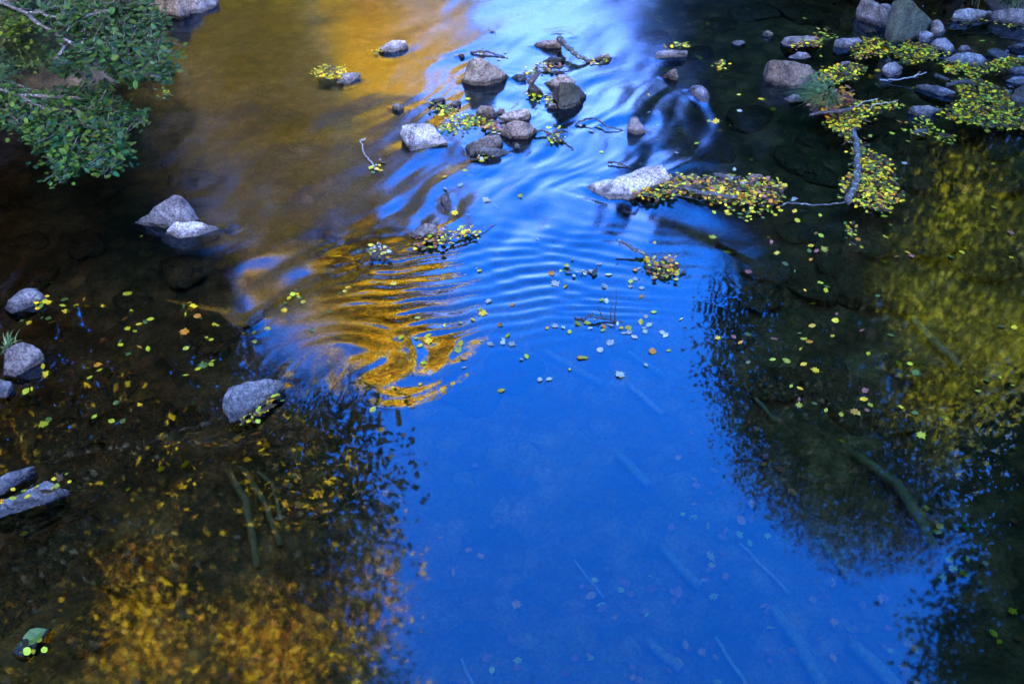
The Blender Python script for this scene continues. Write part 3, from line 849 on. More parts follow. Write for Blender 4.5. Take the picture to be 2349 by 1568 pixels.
PAL_Y = ['yellow'] * 5 + ['lime'] * 4 + ['green'] * 3 + ['orange'] * 2 + ['brown'] + ['mulch'] * 3
PAL_G = ['lime'] * 5 + ['yellow'] * 4 + ['green'] * 4 + ['orange']
PAL_B = ['brown'] * 4 + ['russet'] * 4 + ['orange'] * 2
PAL_O = ['yellow'] * 4 + ['orange'] * 3 + ['lime'] * 3 + ['green'] * 2 + ['russet'] * 2 + ['brown'] + ['mulch'] * 3
PAL_P = ['pale'] * 3 + ['lime'] * 2 + ['green', 'yellow', 'orange']
RAFTS = [
    ([(2185, 188), (2240, 185), (2290, 205), (2349, 235), (2370, 302), (2290, 297), (2230, 290), (2170, 275), (2140, 262), (2200, 240), (2195, 215)], 1500, PAL_Y, .03, 0),
    ([(1958, 105), (1985, 90), (2040, 96), (2100, 101), (2140, 110), (2160, 127), (2150, 137), (2120, 142), (2090, 150), (2075, 157), (2068, 140), (2040, 128), (2000, 132), (1960, 140), (1952, 125)], 1300, PAL_Y, .03, 0),
    ([(2150, 145), (2180, 145), (2250, 156), (2349, 135), (2360, 155), (2300, 160), (2260, 170), (2230, 190), (2215, 178), (2160, 168)], 1100, PAL_Y, .03, 0),
    ([(1890, 165), (1930, 152), (1975, 150), (1985, 162), (1960, 182), (1930, 192), (1895, 198), (1878, 182)], 1200, PAL_Y, .03, 0),
    ([(1850, 258), (1880, 246), (1915, 235), (1938, 226), (1946, 255), (1915, 278), (1880, 272), (1855, 275)], 900, PAL_B, .10, .05),
    ([(1935, 238), (1975, 240), (2012, 256), (2000, 277), (1965, 292), (1945, 306), (1905, 292), (1895, 277), (1930, 256)], 1400, PAL_Y, .03, 0),
    ([(1890, 280), (1930, 290), (1965, 320), (1982, 345), (2032, 366), (2047, 390), (2040, 420), (2062, 455), (2050, 480), (2020, 490), (1980, 482), (1940, 466), (1925, 440), (1930, 420), (1955, 400), (1965, 370), (1950, 340), (1925, 310), (1895, 302)], 1500, PAL_Y, .03, 0),
    ([(2000, 236), (2040, 234), (2068, 240), (2075, 250), (2040, 259), (2005, 247)], 800, PAL_G, .02, 0),
    ([(2085, 280), (2120, 275), (2140, 290), (2185, 320), (2170, 335), (2140, 318), (2100, 315), (2075, 305)], 420, PAL_G, .015, 0),
    ([(1440, 430), (1470, 415), (1530, 415), (1555, 408), (1600, 415), (1680, 424), (1720, 418), (1770, 420), (1792, 436), (1780, 455), (1792, 470), (1770, 479), (1700, 476), (1640, 471), (1600, 457), (1560, 446), (1540, 461), (1480, 463), (1445, 446)], 1800, PAL_O, .05, .012),
    ([(985, 240), (1020, 242), (1055, 264), (1100, 275), (1150, 288), (1140, 300), (1095, 292), (1060, 308), (1010, 308), (1000, 300), (1030, 282), (1000, 262)], 1000, PAL_G, .03, 0),
    ([(1090, 285), (1140, 290), (1160, 298), (1140, 312), (1100, 300)], 1000, PAL_B + PAL_P, .05, .01),
    ([(718, 184), (740, 168), (790, 167), (797, 180), (780, 194), (750, 194)], 900, PAL_Y[:9], .02, .055),
    ([(845, 597), (850, 580), (884, 578), (888, 598), (866, 605)], 1000, PAL_P, .02, .055),
    ([(955, 548), (1000, 537), (1050, 532), (1095, 532), (1100, 545), (1050, 556), (1000, 571), (962, 572)], 1100, PAL_O, .05, .01),
    ([(1478, 602), (1510, 592), (1550, 602), (1562, 622), (1545, 642), (1510, 640), (1490, 627)], 1400, PAL_O, .05, 0),
    ([(545, 978), (565, 945), (600, 912), (648, 915), (632, 945), (600, 970), (560, 982)], 800, PAL_O, .05, .015),
    ([(1245, 302), (1280, 297), (1292, 327), (1262, 327)], 1100, PAL_Y, .05, 0),
    ([(1232, 150), (1270, 145), (1292, 161), (1245, 167), (1205, 182), (1200, 174)], 900, PAL_O, .04, 0),
    ([(1085, 362), (1115, 355), (1120, 370), (1100, 374)], 700, PAL_P, .02, 0),
    ([(1205, 222), (1240, 212), (1282, 226), (1262, 242), (1220, 242)], 650, PAL_G, .03, 0),
    ([(1808, 103), (1845, 99), (1885, 95), (1890, 108), (1850, 116), (1810, 118)], 900, PAL_O, .03, .02),
    ([(1868, 80), (1880, 66), (1905, 70), (1912, 88), (1890, 92)], 900, PAL_G, .03, 0),
    ([(848, 118), (870, 112), (882, 122), (850, 127)], 700, PAL_G, .02, 0),
    ([(1640, 152), (1650, 145), (1668, 148), (1672, 158), (1645, 162)], 900, PAL_G, .03, 0),
    ([(1510, 118), (1545, 116), (1580, 115), (1575, 126), (1530, 124)], 600, PAL_G, .02, .055),
    ([(60, 1145), (100, 1118), (155, 1110), (160, 1138), (110, 1148), (40, 1170), (0, 1175), (0, 1150)], 380, PAL_O, .02, .06),
    ([(25, 1502), (60, 1470), (125, 1440), (115, 1472), (90, 1500), (50, 1515)], 200, PAL_G, .03, .03),
    ([(75, 690), (100, 682), (115, 690), (95, 715), (72, 708)], 500, PAL_G, .02, 0),
    ([(640, 690), (680, 668), (715, 672), (690, 690)], 300, PAL_G, .01, 0),
    ([(845, 375), (865, 378), (880, 400), (860, 404)], 700, PAL_P + ['russet'], .03, 0),
    ([(360, 215), (385, 208), (392, 222), (370, 232)], 600, PAL_G, .03, 0),
    ([(1340, 395), (1390, 372), (1430, 375), (1400, 385)], 60, PAL_P, .01, 0),
    ([(1940, 520), (1965, 518), (1970, 545), (1955, 560), (1938, 545)], 700, PAL_G, .02, 0),
    ([(1290, 605), (1310, 603), (1315, 625), (1298, 628)], 700, PAL_P, .02, 0),
    ([(1320, 615), (1355, 612), (1358, 632), (1330, 636)], 500, ['pale'], .015, 0),
    ([(2165, 120), (2195, 124), (2200, 140), (2170, 150)], 500, PAL_O, .03, 0),
    ([(2275, 140), (2349, 138), (2355, 150), (2290, 155)], 900, PAL_Y, .03, 0),
    ([(2180, 50), (2270, 42), (2349, 62), (2349, 70), (2270, 55), (2200, 58)], 260, PAL_O, .02, 0),
    ([(1085, 120), (1110, 117), (1120, 126), (1100, 130)], 500, PAL_G, .02, 0),
    ([(1620, 462), (1780, 478), (1800, 492), (1700, 510), (1650, 490)], 220, PAL_G, .006, 0),
    ([(1340, 140), (1390, 138), (1395, 150), (1360, 150)], 500, PAL_P, .02, 0),
]
litter = MB()
for poly, dens, pal, pile, z0 in RAFTS:
    W = [at(*p) for p in poly]
    x0, x1 = min(p.x for p in W), max(p.x for p in W)
    y0, y1 = min(p.y for p in W), max(p.y for p in W)
    wp = [(p.x, p.y) for p in W]
    n = int(dens * 1.9 * (x1 - x0) * (y1 - y0))
    for _ in range(n):
        x, y = r3.uniform(x0, x1), r3.uniform(y0, y1)
        jx, jy = x + r3.gauss(0, .025), y + r3.gauss(0, .025)
        if not in_poly(x, y, wp): continue
        if pnoise(np.array([x * 6]), np.array([y * 6]))[0] < -0.32: continue
        sh = r3.choice(['ovate'] * 5 + ['round'] * 3 + ['lobed', 'narrow'])
        sz = r3.uniform(.02, .046) * (1.25 if sh == 'lobed' else 1)
        if pal is PAL_B: sz *= 1.5
        if r3.random() < .12:
            add_leaf(litter, (jx + .02, jy, z0 + .006 + r3.random() * pile), r3.uniform(.05, .11), 'narrow', r3.uniform(0, 6.28), .1, r3.uniform(0, 6.28), jit(LCOL['mulch'], .4), .05)
            sz *= .8
        add_leaf(litter, (jx, jy, z0 + .006 + r3.random() ** 1.5 * pile), sz, sh, r3.uniform(0, 6.28), abs(r3.gauss(0, .28)) if pile > .01 else .03, r3.uniform(0, 6.28), jit(LCOL[r3.choice(pal)], .42), r3.uniform(-.1, .3))
lo = litter.build("leaf_litter", M_LEAF, None, False)
tag(lo, "rafts of fallen yellow, green and orange leaves caught on stones and branches", "fallen leaves", None, 'stuff')

# leaves lying on the bed
sunk = MB()
BEDS = [
    ([(1990, 1050), (2060, 1080), (2200, 1120), (2349, 1170), (2349, 1568), (2260, 1500), (2190, 1350), (2110, 1210)], 110, ['lime', 'lime', 'yellow', 'green', 'brown', 'pale']),
    ([(1560, 960), (1760, 1000), (1850, 1150), (2000, 1300), (2200, 1568), (1000, 1568), (1200, 1400), (1450, 1250)], 70, ['russet', 'brown', 'orange', 'lime', 'russet', 'brown']),
    ([(950, 1050), (1300, 1050), (1500, 1500), (1000, 1500)], 12, ['russet', 'orange', 'brown']),
    ([(1620, 520), (2349, 480), (2349, 1050), (2000, 1050), (1700, 900)], 9, ['lime', 'yellow', 'green', 'orange']),
    ([(0, 640), (560, 740), (520, 1000), (200, 1568), (0, 1568)], 8, ['lime', 'yellow', 'green']),
    ([(950, 300), (1900, 300), (1640, 560), (950, 560)], 14, ['pale', 'lime', 'yellow']),
    ([(1500, 100), (2349, 40), (2349, 430), (1650, 430)], 12, ['lime', 'yellow', 'green', 'orange']),
]
for poly, dens, pal in BEDS:
    W = [at(*p, z=-.4) for p in poly]
    wp = [(p.x, p.y) for p in W]
    x0, x1 = min(p[0] for p in wp), max(p[0] for p in wp)
    y0, y1 = min(p[1] for p in wp), max(p[1] for p in wp)
    for _ in range(int(dens * (x1 - x0) * (y1 - y0))):
        x, y = r3.uniform(x0, x1), r3.uniform(y0, y1)
        if not in_poly(x, y, wp): continue
        if pnoise(np.array([x * 2.2 + 3]), np.array([y * 2.2]))[0] < -0.08: continue
        z = float(ground_z(x, y)) + .02 + r3.random() * .03
        if z > -.03: continue
        sh = r3.choice(['ovate'] * 4 + ['narrow'] + ['lobed'] * 4)
        add_leaf(sunk, (x, y, z), r3.uniform(.04, .075), sh, r3.uniform(0, 6.28), abs(r3.gauss(0, .25)), r3.uniform(0, 6.28), jit(LCOL[r3.choice(pal)], .3), r3.uniform(0, .3))
so = sunk.build("sunken_leaves", M_LEAF, None, False)
tag(so, "drowned leaves scattered over the bed of the pool", "sunken leaves", None, 'stuff')

# single leaves afloat: positions read off the photograph, 1/3 scale inside each survey tile
T_CENTRE = (783, 523, [(1415, 690), (1470, 675), (1525, 685), (1570, 717), (1630, 660), (1693, 655), (1712, 690), (1745, 630), (1800, 705), (1805, 680), (1850, 670), (1900, 660), (1925, 690), (1945, 725), (1975, 690), (1980, 720), (2015, 750), (2060, 650), (2080, 690), (2090, 715), (2115, 670), (2205, 720), (2230, 740), (2095, 610), (2150, 580), (2065, 475), (2065, 415), (1990, 405), (1990, 370), (2020, 355), (2020, 292), (2050, 280), (1790, 497), (1825, 505), (1815, 405), (1840, 322), (1775, 250), (1540, 405), (1475, 385), (1445, 315), (1350, 80), (950, 297), (1175, 530), (1010, 505), (1090, 670), (1145, 740), (1115, 770), (1110, 790), (1175, 800), (1025, 800), (965, 780), (820, 795), (845, 900), (845, 960), (610, 1000), (545, 1075), (1240, 905), (1275, 885), (1675, 893), (1645, 895), (1570, 975), (1915, 1010), (1365, 1045), (1430, 1040), (1100, 1120), (2140, 850), (2250, 845), (2095, 945), (1850, 790), (1780, 840), (2335, 630), (2155, 105)])
T_GOLD = (783, 523, [(955, 560), (975, 590), (905, 632), (820, 655), (710, 672), (805, 840), (410, 755), (540, 810), (515, 760), (595, 745), (600, 780), (565, 930), (525, 620), (360, 385), (250, 375), (215, 1255), (30, 440), (50, 415)])
T_LEFT = (0, 523, [(865, 455), (890, 455), (1305, 515), (1258, 543), (1325, 547), (1275, 603), (715, 540), (905, 580), (960, 665), (1000, 650), (1035, 630), (880, 695), (930, 712), (1270, 715), (1390, 620), (1360, 610), (1473, 670), (1503, 675), (1420, 755), (1455, 770), (830, 780), (830, 805), (960, 820), (1020, 835), (885, 870), (1280, 830), (1280, 1015), (1365, 970), (1400, 945), (1455, 940), (1465, 915), (675, 945), (685, 980), (620, 1030), (440, 535), (455, 575), (445, 495), (575, 500), (525, 540), (265, 555), (150, 640), (200, 655), (290, 620), (335, 625), (295, 955), (310, 1010), (180, 1125), (220, 1110), (300, 1350), (335, 1320), (770, 1330), (845, 1330), (650, 1300), (800, 1205), (1990, 485), (1960, 520), (2080, 520), (2340, 455), (1957, 570), (2265, 580), (1680, 730), (1745, 720), (1840, 700), (1755, 785), (2150, 705), (1945, 1190), (975, 60)])
T_RIGHT = (1566, 523, [(205, 65), (605, 100), (645, 175), (880, 125), (870, 160), (920, 160), (970, 150), (880, 220), (705, 250), (450, 305), (770, 300), (915, 40), (950, 55), (1395, 65), (1230, 135), (1545, 170), (1470, 200), (1575, 195), (1920, 170), (1845, 200), (2260, 205), (2255, 35), (240, 760), (350, 752), (450, 735), (395, 790), (840, 430), (985, 430), (990, 405), (945, 380), (1060, 593), (1048, 640), (890, 675), (800, 725), (825, 765), (845, 765), (870, 785), (1030, 745), (810, 835), (1230, 708), (1430, 740), (1275, 868), (1340, 470), (2190, 680), (2280, 685), (625, 765), (620, 908), (713, 915), (830, 940), (910, 980), (1563, 937), (1600, 998), (450, 925), (745, 1090), (805, 1105), (800, 1180), (905, 1210), (800, 1220), (985, 1255), (1265, 1255), (1290, 1220), (1210, 1280), (1185, 1265), (1245, 1180), (1255, 1120), (1090, 1285), (1500, 1235), (1595, 1275), (2180, 1030), (2090, 1050), (2270, 1085), (2030, 1125), (1640, 1430)])
T_TOPRIGHT = (1566, 0, [(385, 655), (540, 685), (390, 765), (180, 835), (225, 840), (95, 990), (355, 1170), (335, 1207), (660, 1300), (660, 1355), (760, 1375), (945, 1485), (960, 463), (1115, 608), (950, 390), (1440, 920), (1290, 940), (1550, 975), (1835, 990), (1250, 955), (1490, 840), (1685, 830), (1610, 830), (2135, 1130), (2140, 1430), (1930, 1330), (1525, 1125), (2095, 905), (1340, 490), (1285, 525), (1020, 265), (840, 130), (2060, 285), (1730, 95), (1780, 35), (1430, 1550), (790, 1520), (1385, 1490), (770, 1455), (215, 1465)])
T_TOP = (783, 0, [(1720, 880), (1775, 880), (1720, 905), (870, 683), (1130, 365), (1090, 412), (850, 1175), (710, 1220), (1230, 1350), (1790, 1050), (2115, 655), (2010, 740), (2115, 775), (2305, 1055), (1015, 1385), (985, 1380), (820, 1275), (715, 1300), (780, 1465), (1645, 865)])
LOBED = {(1270, 715), (1500, 1235), (1600, 998), (1640, 1430), (200, 655), (600, 780), (1010, 505), (2205, 720), (300, 1350)}
WORDS = {'yellow': 'yellow', 'lime': 'yellow green', 'green': 'green', 'orange': 'orange', 'brown': 'brown', 'pale': 'pale', 'russet': 'reddish brown'}
SHW = {'ovate': 'oval', 'round': 'round', 'lobed': 'lobed', 'narrow': 'narrow'}
leaf_meshes = {}


def leaf_mesh(shape, colname, k):
    key = (shape, colname, k)
    if key not in leaf_meshes:
        mb = MB()
        add_leaf(mb, (0, 0, 0), 1.0, shape, 0, 0, 0, tuple(q * .72 for q in jit(LCOL[colname], .2)), (.0, .04, .10)[k], True)
        me = bpy.data.meshes.new("floating_leaf")
        me.from_pydata(mb.v, [], mb.f)
        a_ = me.attributes.new("tint", 'FLOAT_COLOR', 'POINT')
        arr = np.ones((len(mb.v), 4), np.float32); arr[:, :3] = np.array(mb.c)
        a_.data.foreach_set("color", arr.ravel())
        me.materials.append(M_LEAF)
        leaf_meshes[key] = me
    return leaf_meshes[key]


w = at(78, 1462, .05)
big = MB()
add_leaf(big, (0, 0, 0), .135, 'ovate', R(32), .25, 1.0, (.10, .13, .02), .3, True)
tag(big.build("floating_leaf", M_LEAF, None, False), "large green leaf spread over the low dark stone at bottom left", "leaf").location = w

for (ou, ov, pts), pal, where, grp in (
        (T_CENTRE, ['pale'] * 4 + ['lime', 'yellow', 'orange'], "the blue reflected sky in mid pool", "leaves adrift on the blue pool"),
        (T_GOLD, ['yellow', 'yellow', 'lime'], "the golden ripples beside the blue pool", "leaves adrift on the golden ripples"),
        (T_LEFT, ['lime'] * 4 + ['green'] * 3 + ['yellow'] * 3 + ['orange'], "the dark water at the left", "leaves adrift on the left dark water"),
        (T_RIGHT, ['lime'] * 4 + ['yellow'] * 3 + ['green'] * 2 + ['orange', 'russet'], "the dark still water at the right", "leaves adrift on the right dark water"),
        (T_TOPRIGHT, ['yellow'] * 3 + ['lime'] * 4 + ['green', 'orange', 'pale'], "the shallows among the right hand stones", "leaves adrift in the right shallows"),
        (T_TOP, ['pale'] * 3 + ['lime', 'yellow'], "the bright riffle in mid stream", "leaves adrift on the riffle")):
    for zx, zy in pts:
        u, v = ou + zx * .3334, ov + zy * .3334
        sh = 'lobed' if (zx, zy) in LOBED else r3.choice(['ovate'] * 5 + ['round', 'narrow', 'lobed', 'lobed'])
        cn = r3.choice(pal)
        w = at(u, v, 0)
        o = bpy.data.objects.new("floating_leaf", leaf_mesh(sh, cn, r3.randrange(3)))
        COL.objects.link(o)
        o.location = (w.x, w.y, .006)
        s = r3.choice((.036, .044, .05, .058)) * r3.uniform(.9, 1.1) * (1.3 if sh == 'lobed' else 1)
        o.scale = (s, s, s)
        o.rotation_euler = (r3.gauss(0, .16), r3.gauss(0, .16), r3.uniform(0, 6.28))
        tag(o, f"{WORDS[cn]} {SHW[sh]} leaf afloat on {where}", "leaf", grp)

# ------------------------------------------------------------------ branches, twigs, sunken sticks
r4 = random.Random(77)


def stick(name, path, rads, mat, label, cat, twigs=(), group=None, bend=0.012):
    mb = MB()
    P = []
    W = [at(*p) for p in path]
    for i in range(len(W) - 1):
        P.extend(wiggle(W[i], W[i + 1], 5, bend, r4)[:-1])
    P.append(W[-1])
    rr = [rads[0] + (rads[1] - rads[0]) * i / (len(P) - 1) for i in range(len(P))]
    mb.tube(P, rr, 8, None, 0.35, r4)
    base = P[0]
    if twigs:
        root = empty(name, base)
        o = mb.build("stem", mat, root, True)
        o.location = -base
        for tw in twigs:
            tb = MB()
            T = [at(*p) for p in tw]
            Q = []
            for i in range(len(T) - 1): Q.extend(wiggle(T[i], T[i + 1], 4, .006, r4)[:-1])
            Q.append(T[-1])
            tb.tube(Q, [max(.0018, .006 * (1 - i / len(Q))) for i in range(len(Q))], 5)
            t = tb.build("twig", mat, root, True)
            t.location = -base
        return tag(root, label, cat, group)
    o = mb.build(name, mat, None, True, base)
    return tag(o, label, cat, group)


stick("branch", [(1283, 88, .10), (1300, 107, .09), (1325, 127, .06), (1345, 137, .03), (1362, 142, .0)], (.035, .012), M_LICHEN, "black branch blotched with lichen sloping off the low grey rock", "branch",
      [[(1290, 98, .09), (1282, 92, .16), (1270, 84, .2)], [(1300, 107, .09), (1318, 118, .02), (1330, 140, 0)], [(1325, 128, .05), (1310, 140, .03), (1295, 150, 0)], [(1310, 140, .03), (1305, 155, .02)]])
stick("branch", [(1958, 300, .03), (1966, 325, .05), (1968, 360, .06), (1966, 395, .07), (1962, 425, .06), (1950, 450, .05), (1942, 466, .02)], (.022, .028), M_LICHEN, "thick lichen covered branch standing in the leaf path on the right", "branch",
      [[(1966, 330, .05), (1945, 322, .06), (1930, 335, .03)], [(1968, 365, .06), (1950, 378, .04), (1940, 380, .01)], [(1964, 410, .06), (1935, 418, .03)], [(1955, 440, .05), (1930, 455, .02)]])
stick("branch", [(1530, 425, .04), (1570, 430, .05), (1610, 443, .06), (1650, 448, .05), (1690, 452, .03)], (.014, .02), M_LICHEN, "lichen covered branch lying across the big leaf raft", "branch",
      [[(1570, 430, .05), (1540, 445, .03), (1600, 458, .02)], [(1640, 446, .05), (1665, 436, .06)]])
stick("twig", [(1788, 473, .01), (1805, 465, .03), (1830, 466, .03), (1870, 471, .03), (1905, 470, .02), (1945, 462, .02)], (.008, .006), M_LICHEN, "thin lichen dotted twig bridging the gap between two leaf rafts", "twig")
stick("stick", [(1415, 550, .10), (1440, 562, .07), (1470, 578, .04), (1492, 592, .01)], (.010, .016), M_LICHEN, "pale lichen stick rising out of the small leaf heap in the blue water", "stick",
      [[(1420, 553, .1), (1422, 566, .07)], [(1470, 577, .04), (1500, 600, .02), (1530, 612, 0)]])
stick("twig", [(1020, 552, .04), (1048, 540, .05), (1090, 528, .04), (1142, 514, .0)], (.007, .003), M_TWIG, "speckled twig lying over the leaf drift by the dark rimmed rock", "twig",
      [[(1048, 540, .05), (1058, 525, .10)], [(1095, 527, .04), (1108, 536, 0)]])
stick("twig", [(838, 318, .0), (828, 322, .03), (832, 342, .03), (845, 362, .02), (858, 380, .01)], (.006, .005), M_BLEACH, "pale string thin twig trailing into a leaf clump left of the square slab", "twig")
stick("log", [(1213, 195, .03), (1222, 182, .08), (1234, 164, .12)], (.034, .026), M_WETWOOD, "short dark log leaning up left of the mossy boulder", "log")
stick("twig", [(1318, 728, .005), (1340, 733, .01), (1355, 722, .05), (1385, 732, .015), (1430, 739, .0)], (.007, .006), M_WETWOOD, "dark forked twig snagged in the ripples of the blue pool", "twig",
      [[(1355, 722, .05), (1358, 708, .09)], [(1385, 732, .015), (1390, 718, .05)], [(1400, 735, .01), (1404, 700, .1), (1400, 670, .16)], [(1380, 731, .02), (1370, 690, .12)], [(1410, 736, .01), (1415, 660, .2)]])
stick("stick", [(1856, 264, .10), (1890, 258, .12), (1925, 256, .12), (1955, 246, .11)], (.012, .018), M_WETWOOD, "dark stick lying on the heap of brown leaves below the grass tuft", "stick")
stick("twig", [(1960, 245, .05), (1985, 232, .10), (2015, 226, .14)], (.006, .003), M_BLEACH, "bare pale twig curving up from the brown leaf heap", "twig")
stick("twig", [(1995, 250, .02), (2010, 238, .06), (2040, 236, .04), (2060, 230, .08)], (.005, .003), M_BLEACH, "thin pale twig over the leaf strip below the long narrow slate", "twig")
stick("twig", [(2018, 183, .01), (2060, 183, .03), (2095, 177, .06), (2125, 166, .12)], (.006, .004), M_BLEACH, "forked pale twig beside the dark blue angular rock", "twig",
      [[(2095, 177, .06), (2112, 164, .12)], [(2095, 177, .06), (2108, 178, .05)]])
stick("stick", [(2145, 172, .03), (2160, 178, .04), (2178, 184, .03)], (.02, .016), M_WETWOOD, "short black stick afloat above the long narrow slate", "stick")
stick("twig", [(1868, 162, .16), (1885, 172, .05), (1912, 175, .03)], (.006, .003), M_TWIG, "thin twig bowing from the top of the tan boulder to the leaves", "twig")
stick("stick", [(2170, 195, .06), (2195, 190, .09), (2220, 188, .1), (2235, 196, .06)], (.022, .016), M_WETWOOD, "stubby dark stick at the head of the big leaf carpet", "stick")
stick("log", [(1640, 401, .0), (1665, 407, .05), (1690, 414, .03)], (.022, .026), M_LICHEN, "short dark log with a lichen patch behind the big leaf raft", "log")
stick("branch", [(1255, 240, .03), (1270, 226, .08), (1300, 240, .03)], (.006, .004), M_WETWOOD, "thin black twigs bent over the small stone below the mossy boulder", "twig",
      [[(1270, 226, .08), (1262, 215, .12)], [(1300, 240, .03), (1320, 242, .0)]])
stick("stick", [(1225, 296, .05), (1250, 302, .04), (1275, 312, .03), (1300, 330, .0), (1318, 346, .0)], (.012, .006), M_WETWOOD, "dark stick trailing leaves right of the domed grey rock", "stick")
stick("stick", [(1320, 285, .01), (1345, 272, .04), (1368, 272, .05), (1395, 292, .02), (1430, 300, .0)], (.009, .006), M_WETWOOD, "dark bowed stick breaking the water left of the upright pointed stone", "stick")
stick("twig", [(1395, 372, .02), (1420, 374, .03), (1445, 386, .0)], (.009, .006), M_WETWOOD, "dark snag with leaves above the large pale slab", "twig", [[(1400, 372, .02), (1410, 384, .0)], [(1420, 374, .03), (1430, 368, .05)]])
stick("twig", [(1080, 120, .01), (1120, 118, .03), (1150, 128, .01), (1165, 135, .0)], (.012, .006), M_WETWOOD, "dark snag holding green leaves above the pyramid rock", "twig")
stick("stick", [(0, 178, .55), (30, 190, .6), (70, 205, .6), (115, 230, .55)], (.012, .008), M_TWIG, "bare grey stick slanting over the left bank", "stick")

SUNKEN = [
    ([(1441, 880), (1520, 948)], .035, 'b', "bright straight sunken stick, the clearest in the blue pool"),
    ([(1416, 1040), (1490, 1112)], .045, 'o', "greenish sunken stick below the brightest one"),
    ([(1250, 805), (1385, 882)], .040, 'o', "faint wide sunken stick near the upper end of the pool"),
    ([(1440, 805), (1526, 866)], .030, 'o', "faint sunken stick right of the wide one near the drifting leaves"),
    ([(1696, 1245), (1810, 1360)], .016, 'b', "thin straight sunken rod in the right half of the pool"),
    ([(1770, 1390), (1830, 1470), (1892, 1575)], .055, 'o', "thick sunken pole at the bottom edge of the pool"),
    ([(1950, 1468), (2064, 1580)], .06, 'o', "thick pale sunken pole by the bottom right corner"),
    ([(1640, 1460), (1715, 1575)], .018, 'b', "thin sunken rod left of the thick pole at the bottom"),
    ([(1515, 1250), (1606, 1345)], .045, 'o', "dim sunken stick left of the thin straight rod"),
    ([(1480, 1462), (1562, 1535)], .045, 'o', "reddish dim sunken stick at the bottom of the pool"),
    ([(1880, 1230), (1950, 1332)], .03, 'o', "dim sunken stick just above the bottom right corner sticks"),
    ([(1058, 1510), (1088, 1580)], .016, 'b', "short thin sunken rod at the bottom left of the pool"),
    ([(1318, 1285), (1385, 1370)], .012, 'b', "faint hair thin rod sunken in the middle of the pool"),
    ([(2092, 726), (2140, 780), (2205, 842)], .045, 'b', "pale sunken pole under the yellow green reflection at right"),
    ([(1712, 890), (1780, 966)], .022, 'o', "thin sunken pole at the dark right shore of the pool"),
    ([(1960, 1040), (2060, 1110), (2110, 1190), (2145, 1260)], .055, 'o', "long curved sunken log with drowned leaves along its right side"),
    ([(525, 1080), (565, 1150), (590, 1300)], .04, 'o', "long mossy sunken stick, left of three at bottom left"),
    ([(560, 1075), (615, 1170), (642, 1250)], .032, 'o', "mossy sunken stick, middle of three at bottom left"),
    ([(590, 1080), (625, 1110), (645, 1190)], .022, 'o', "curved sunken stick, right of three at bottom left"),
]
for path, rad, k, label in SUNKEN:
    P = []
    for u, v in path:
        g = at(u, v, -.4)
        zb = float(ground_z(g.x, g.y)) + rad + .02
        P.append(at(u, v, min(zb, -.12)))
    Q = []
    for i in range(len(P) - 1): Q.extend(wiggle(P[i], P[i + 1], 5, .006, r4)[:-1])
    Q.append(P[-1])
    mb = MB()
    mb.tube(Q, [rad * (.8 + .2 * math.sin(3.1 * i / len(Q))) * .65 for i in range(len(Q))], 9, None, .15, r4)
    tag(mb.build("sunken_stick", M_BLEACH if k == 'b' else M_OLIVEWOOD, None, True, Q[0]), label, "stick")

# ------------------------------------------------------------------ grass, herbs
def blades(mb, c, n, length, spread, cols, lean=(0, 0), width=.006):
    for _ in range(n):
        a = r4.uniform(0, 6.28); r_ = abs(r4.gauss(0, spread))
        b = Vector((c[0] + math.cos(a) * r_, c[1] + math.sin(a) * r_, c[2]))
        L = length * r4.uniform(.5, 1.15)
        out = Vector((math.cos(a) * .6 + lean[0] + r4.gauss(0, .25), math.sin(a) * .6 + lean[1] + r4.gauss(0, .25), 0))
        side = Vector((-out.y, out.x, 0)); side = side.normalized() if side.length > .01 else Vector((1, 0, 0))
        V, F = [], []
        for k in range(5):
            t = k / 4
            p = b + out * L * .75 * t * t + Vector((0, 0, L * (t - .62 * t * t)))
            w = width * (1 - t) + .0008
            V += [p + side * w, p - side * w]
            if k: F.append((2 * k - 2, 2 * k - 1, 2 * k + 1, 2 * k))
        mb.add(V, F, jit(r4.choice(cols), .3))


GREENS = [(.10, .17, .04), (.07, .13, .035), (.16, .2, .05)]


def tuft(u, v, z, n, length, spread, label, lean=(0, 0), cols=GREENS):
    c = at(u, v, z)
    mb = MB()
    blades(mb, c, n, length, spread, cols, lean)
    root = empty("grass_tuft", c)
    o = mb.build("blades", M_GRASS, root, False); o.location = -c
    s = MB()
    s.tube([c + Vector((0, 0, -.12)), c + Vector((0, 0, -.03)), c + Vector((0, 0, .02))], [spread * 1.4, spread * 1.6, spread * .9], 12, None, .4, r4)
    q = s.build("root_clump", M_WETWOOD, root, True); q.location = -c
    tag(root, label, "grass")


tuft(1888, 236, .07, 260, .30, .07, "green grass tuft hanging over the heap of brown leaves", (-.45, -.25))
tuft(2320, 0, .12, 300, .45, .16, "drooping grass tuft at the top right corner", (-.3, -.3), [(.10, .13, .05), (.16, .16, .07)])
tuft(60, 140, .35, 420, .55, .14, "shaggy grass clump between the leafy boughs on the left bank", (.5, -.35), [(.09, .12, .045), (.14, .15, .06), (.06, .09, .03)])
tuft(20, 800, .03, 26, .16, .03, "few green grass blades growing beside the lumpy rock at left", (0, 0))


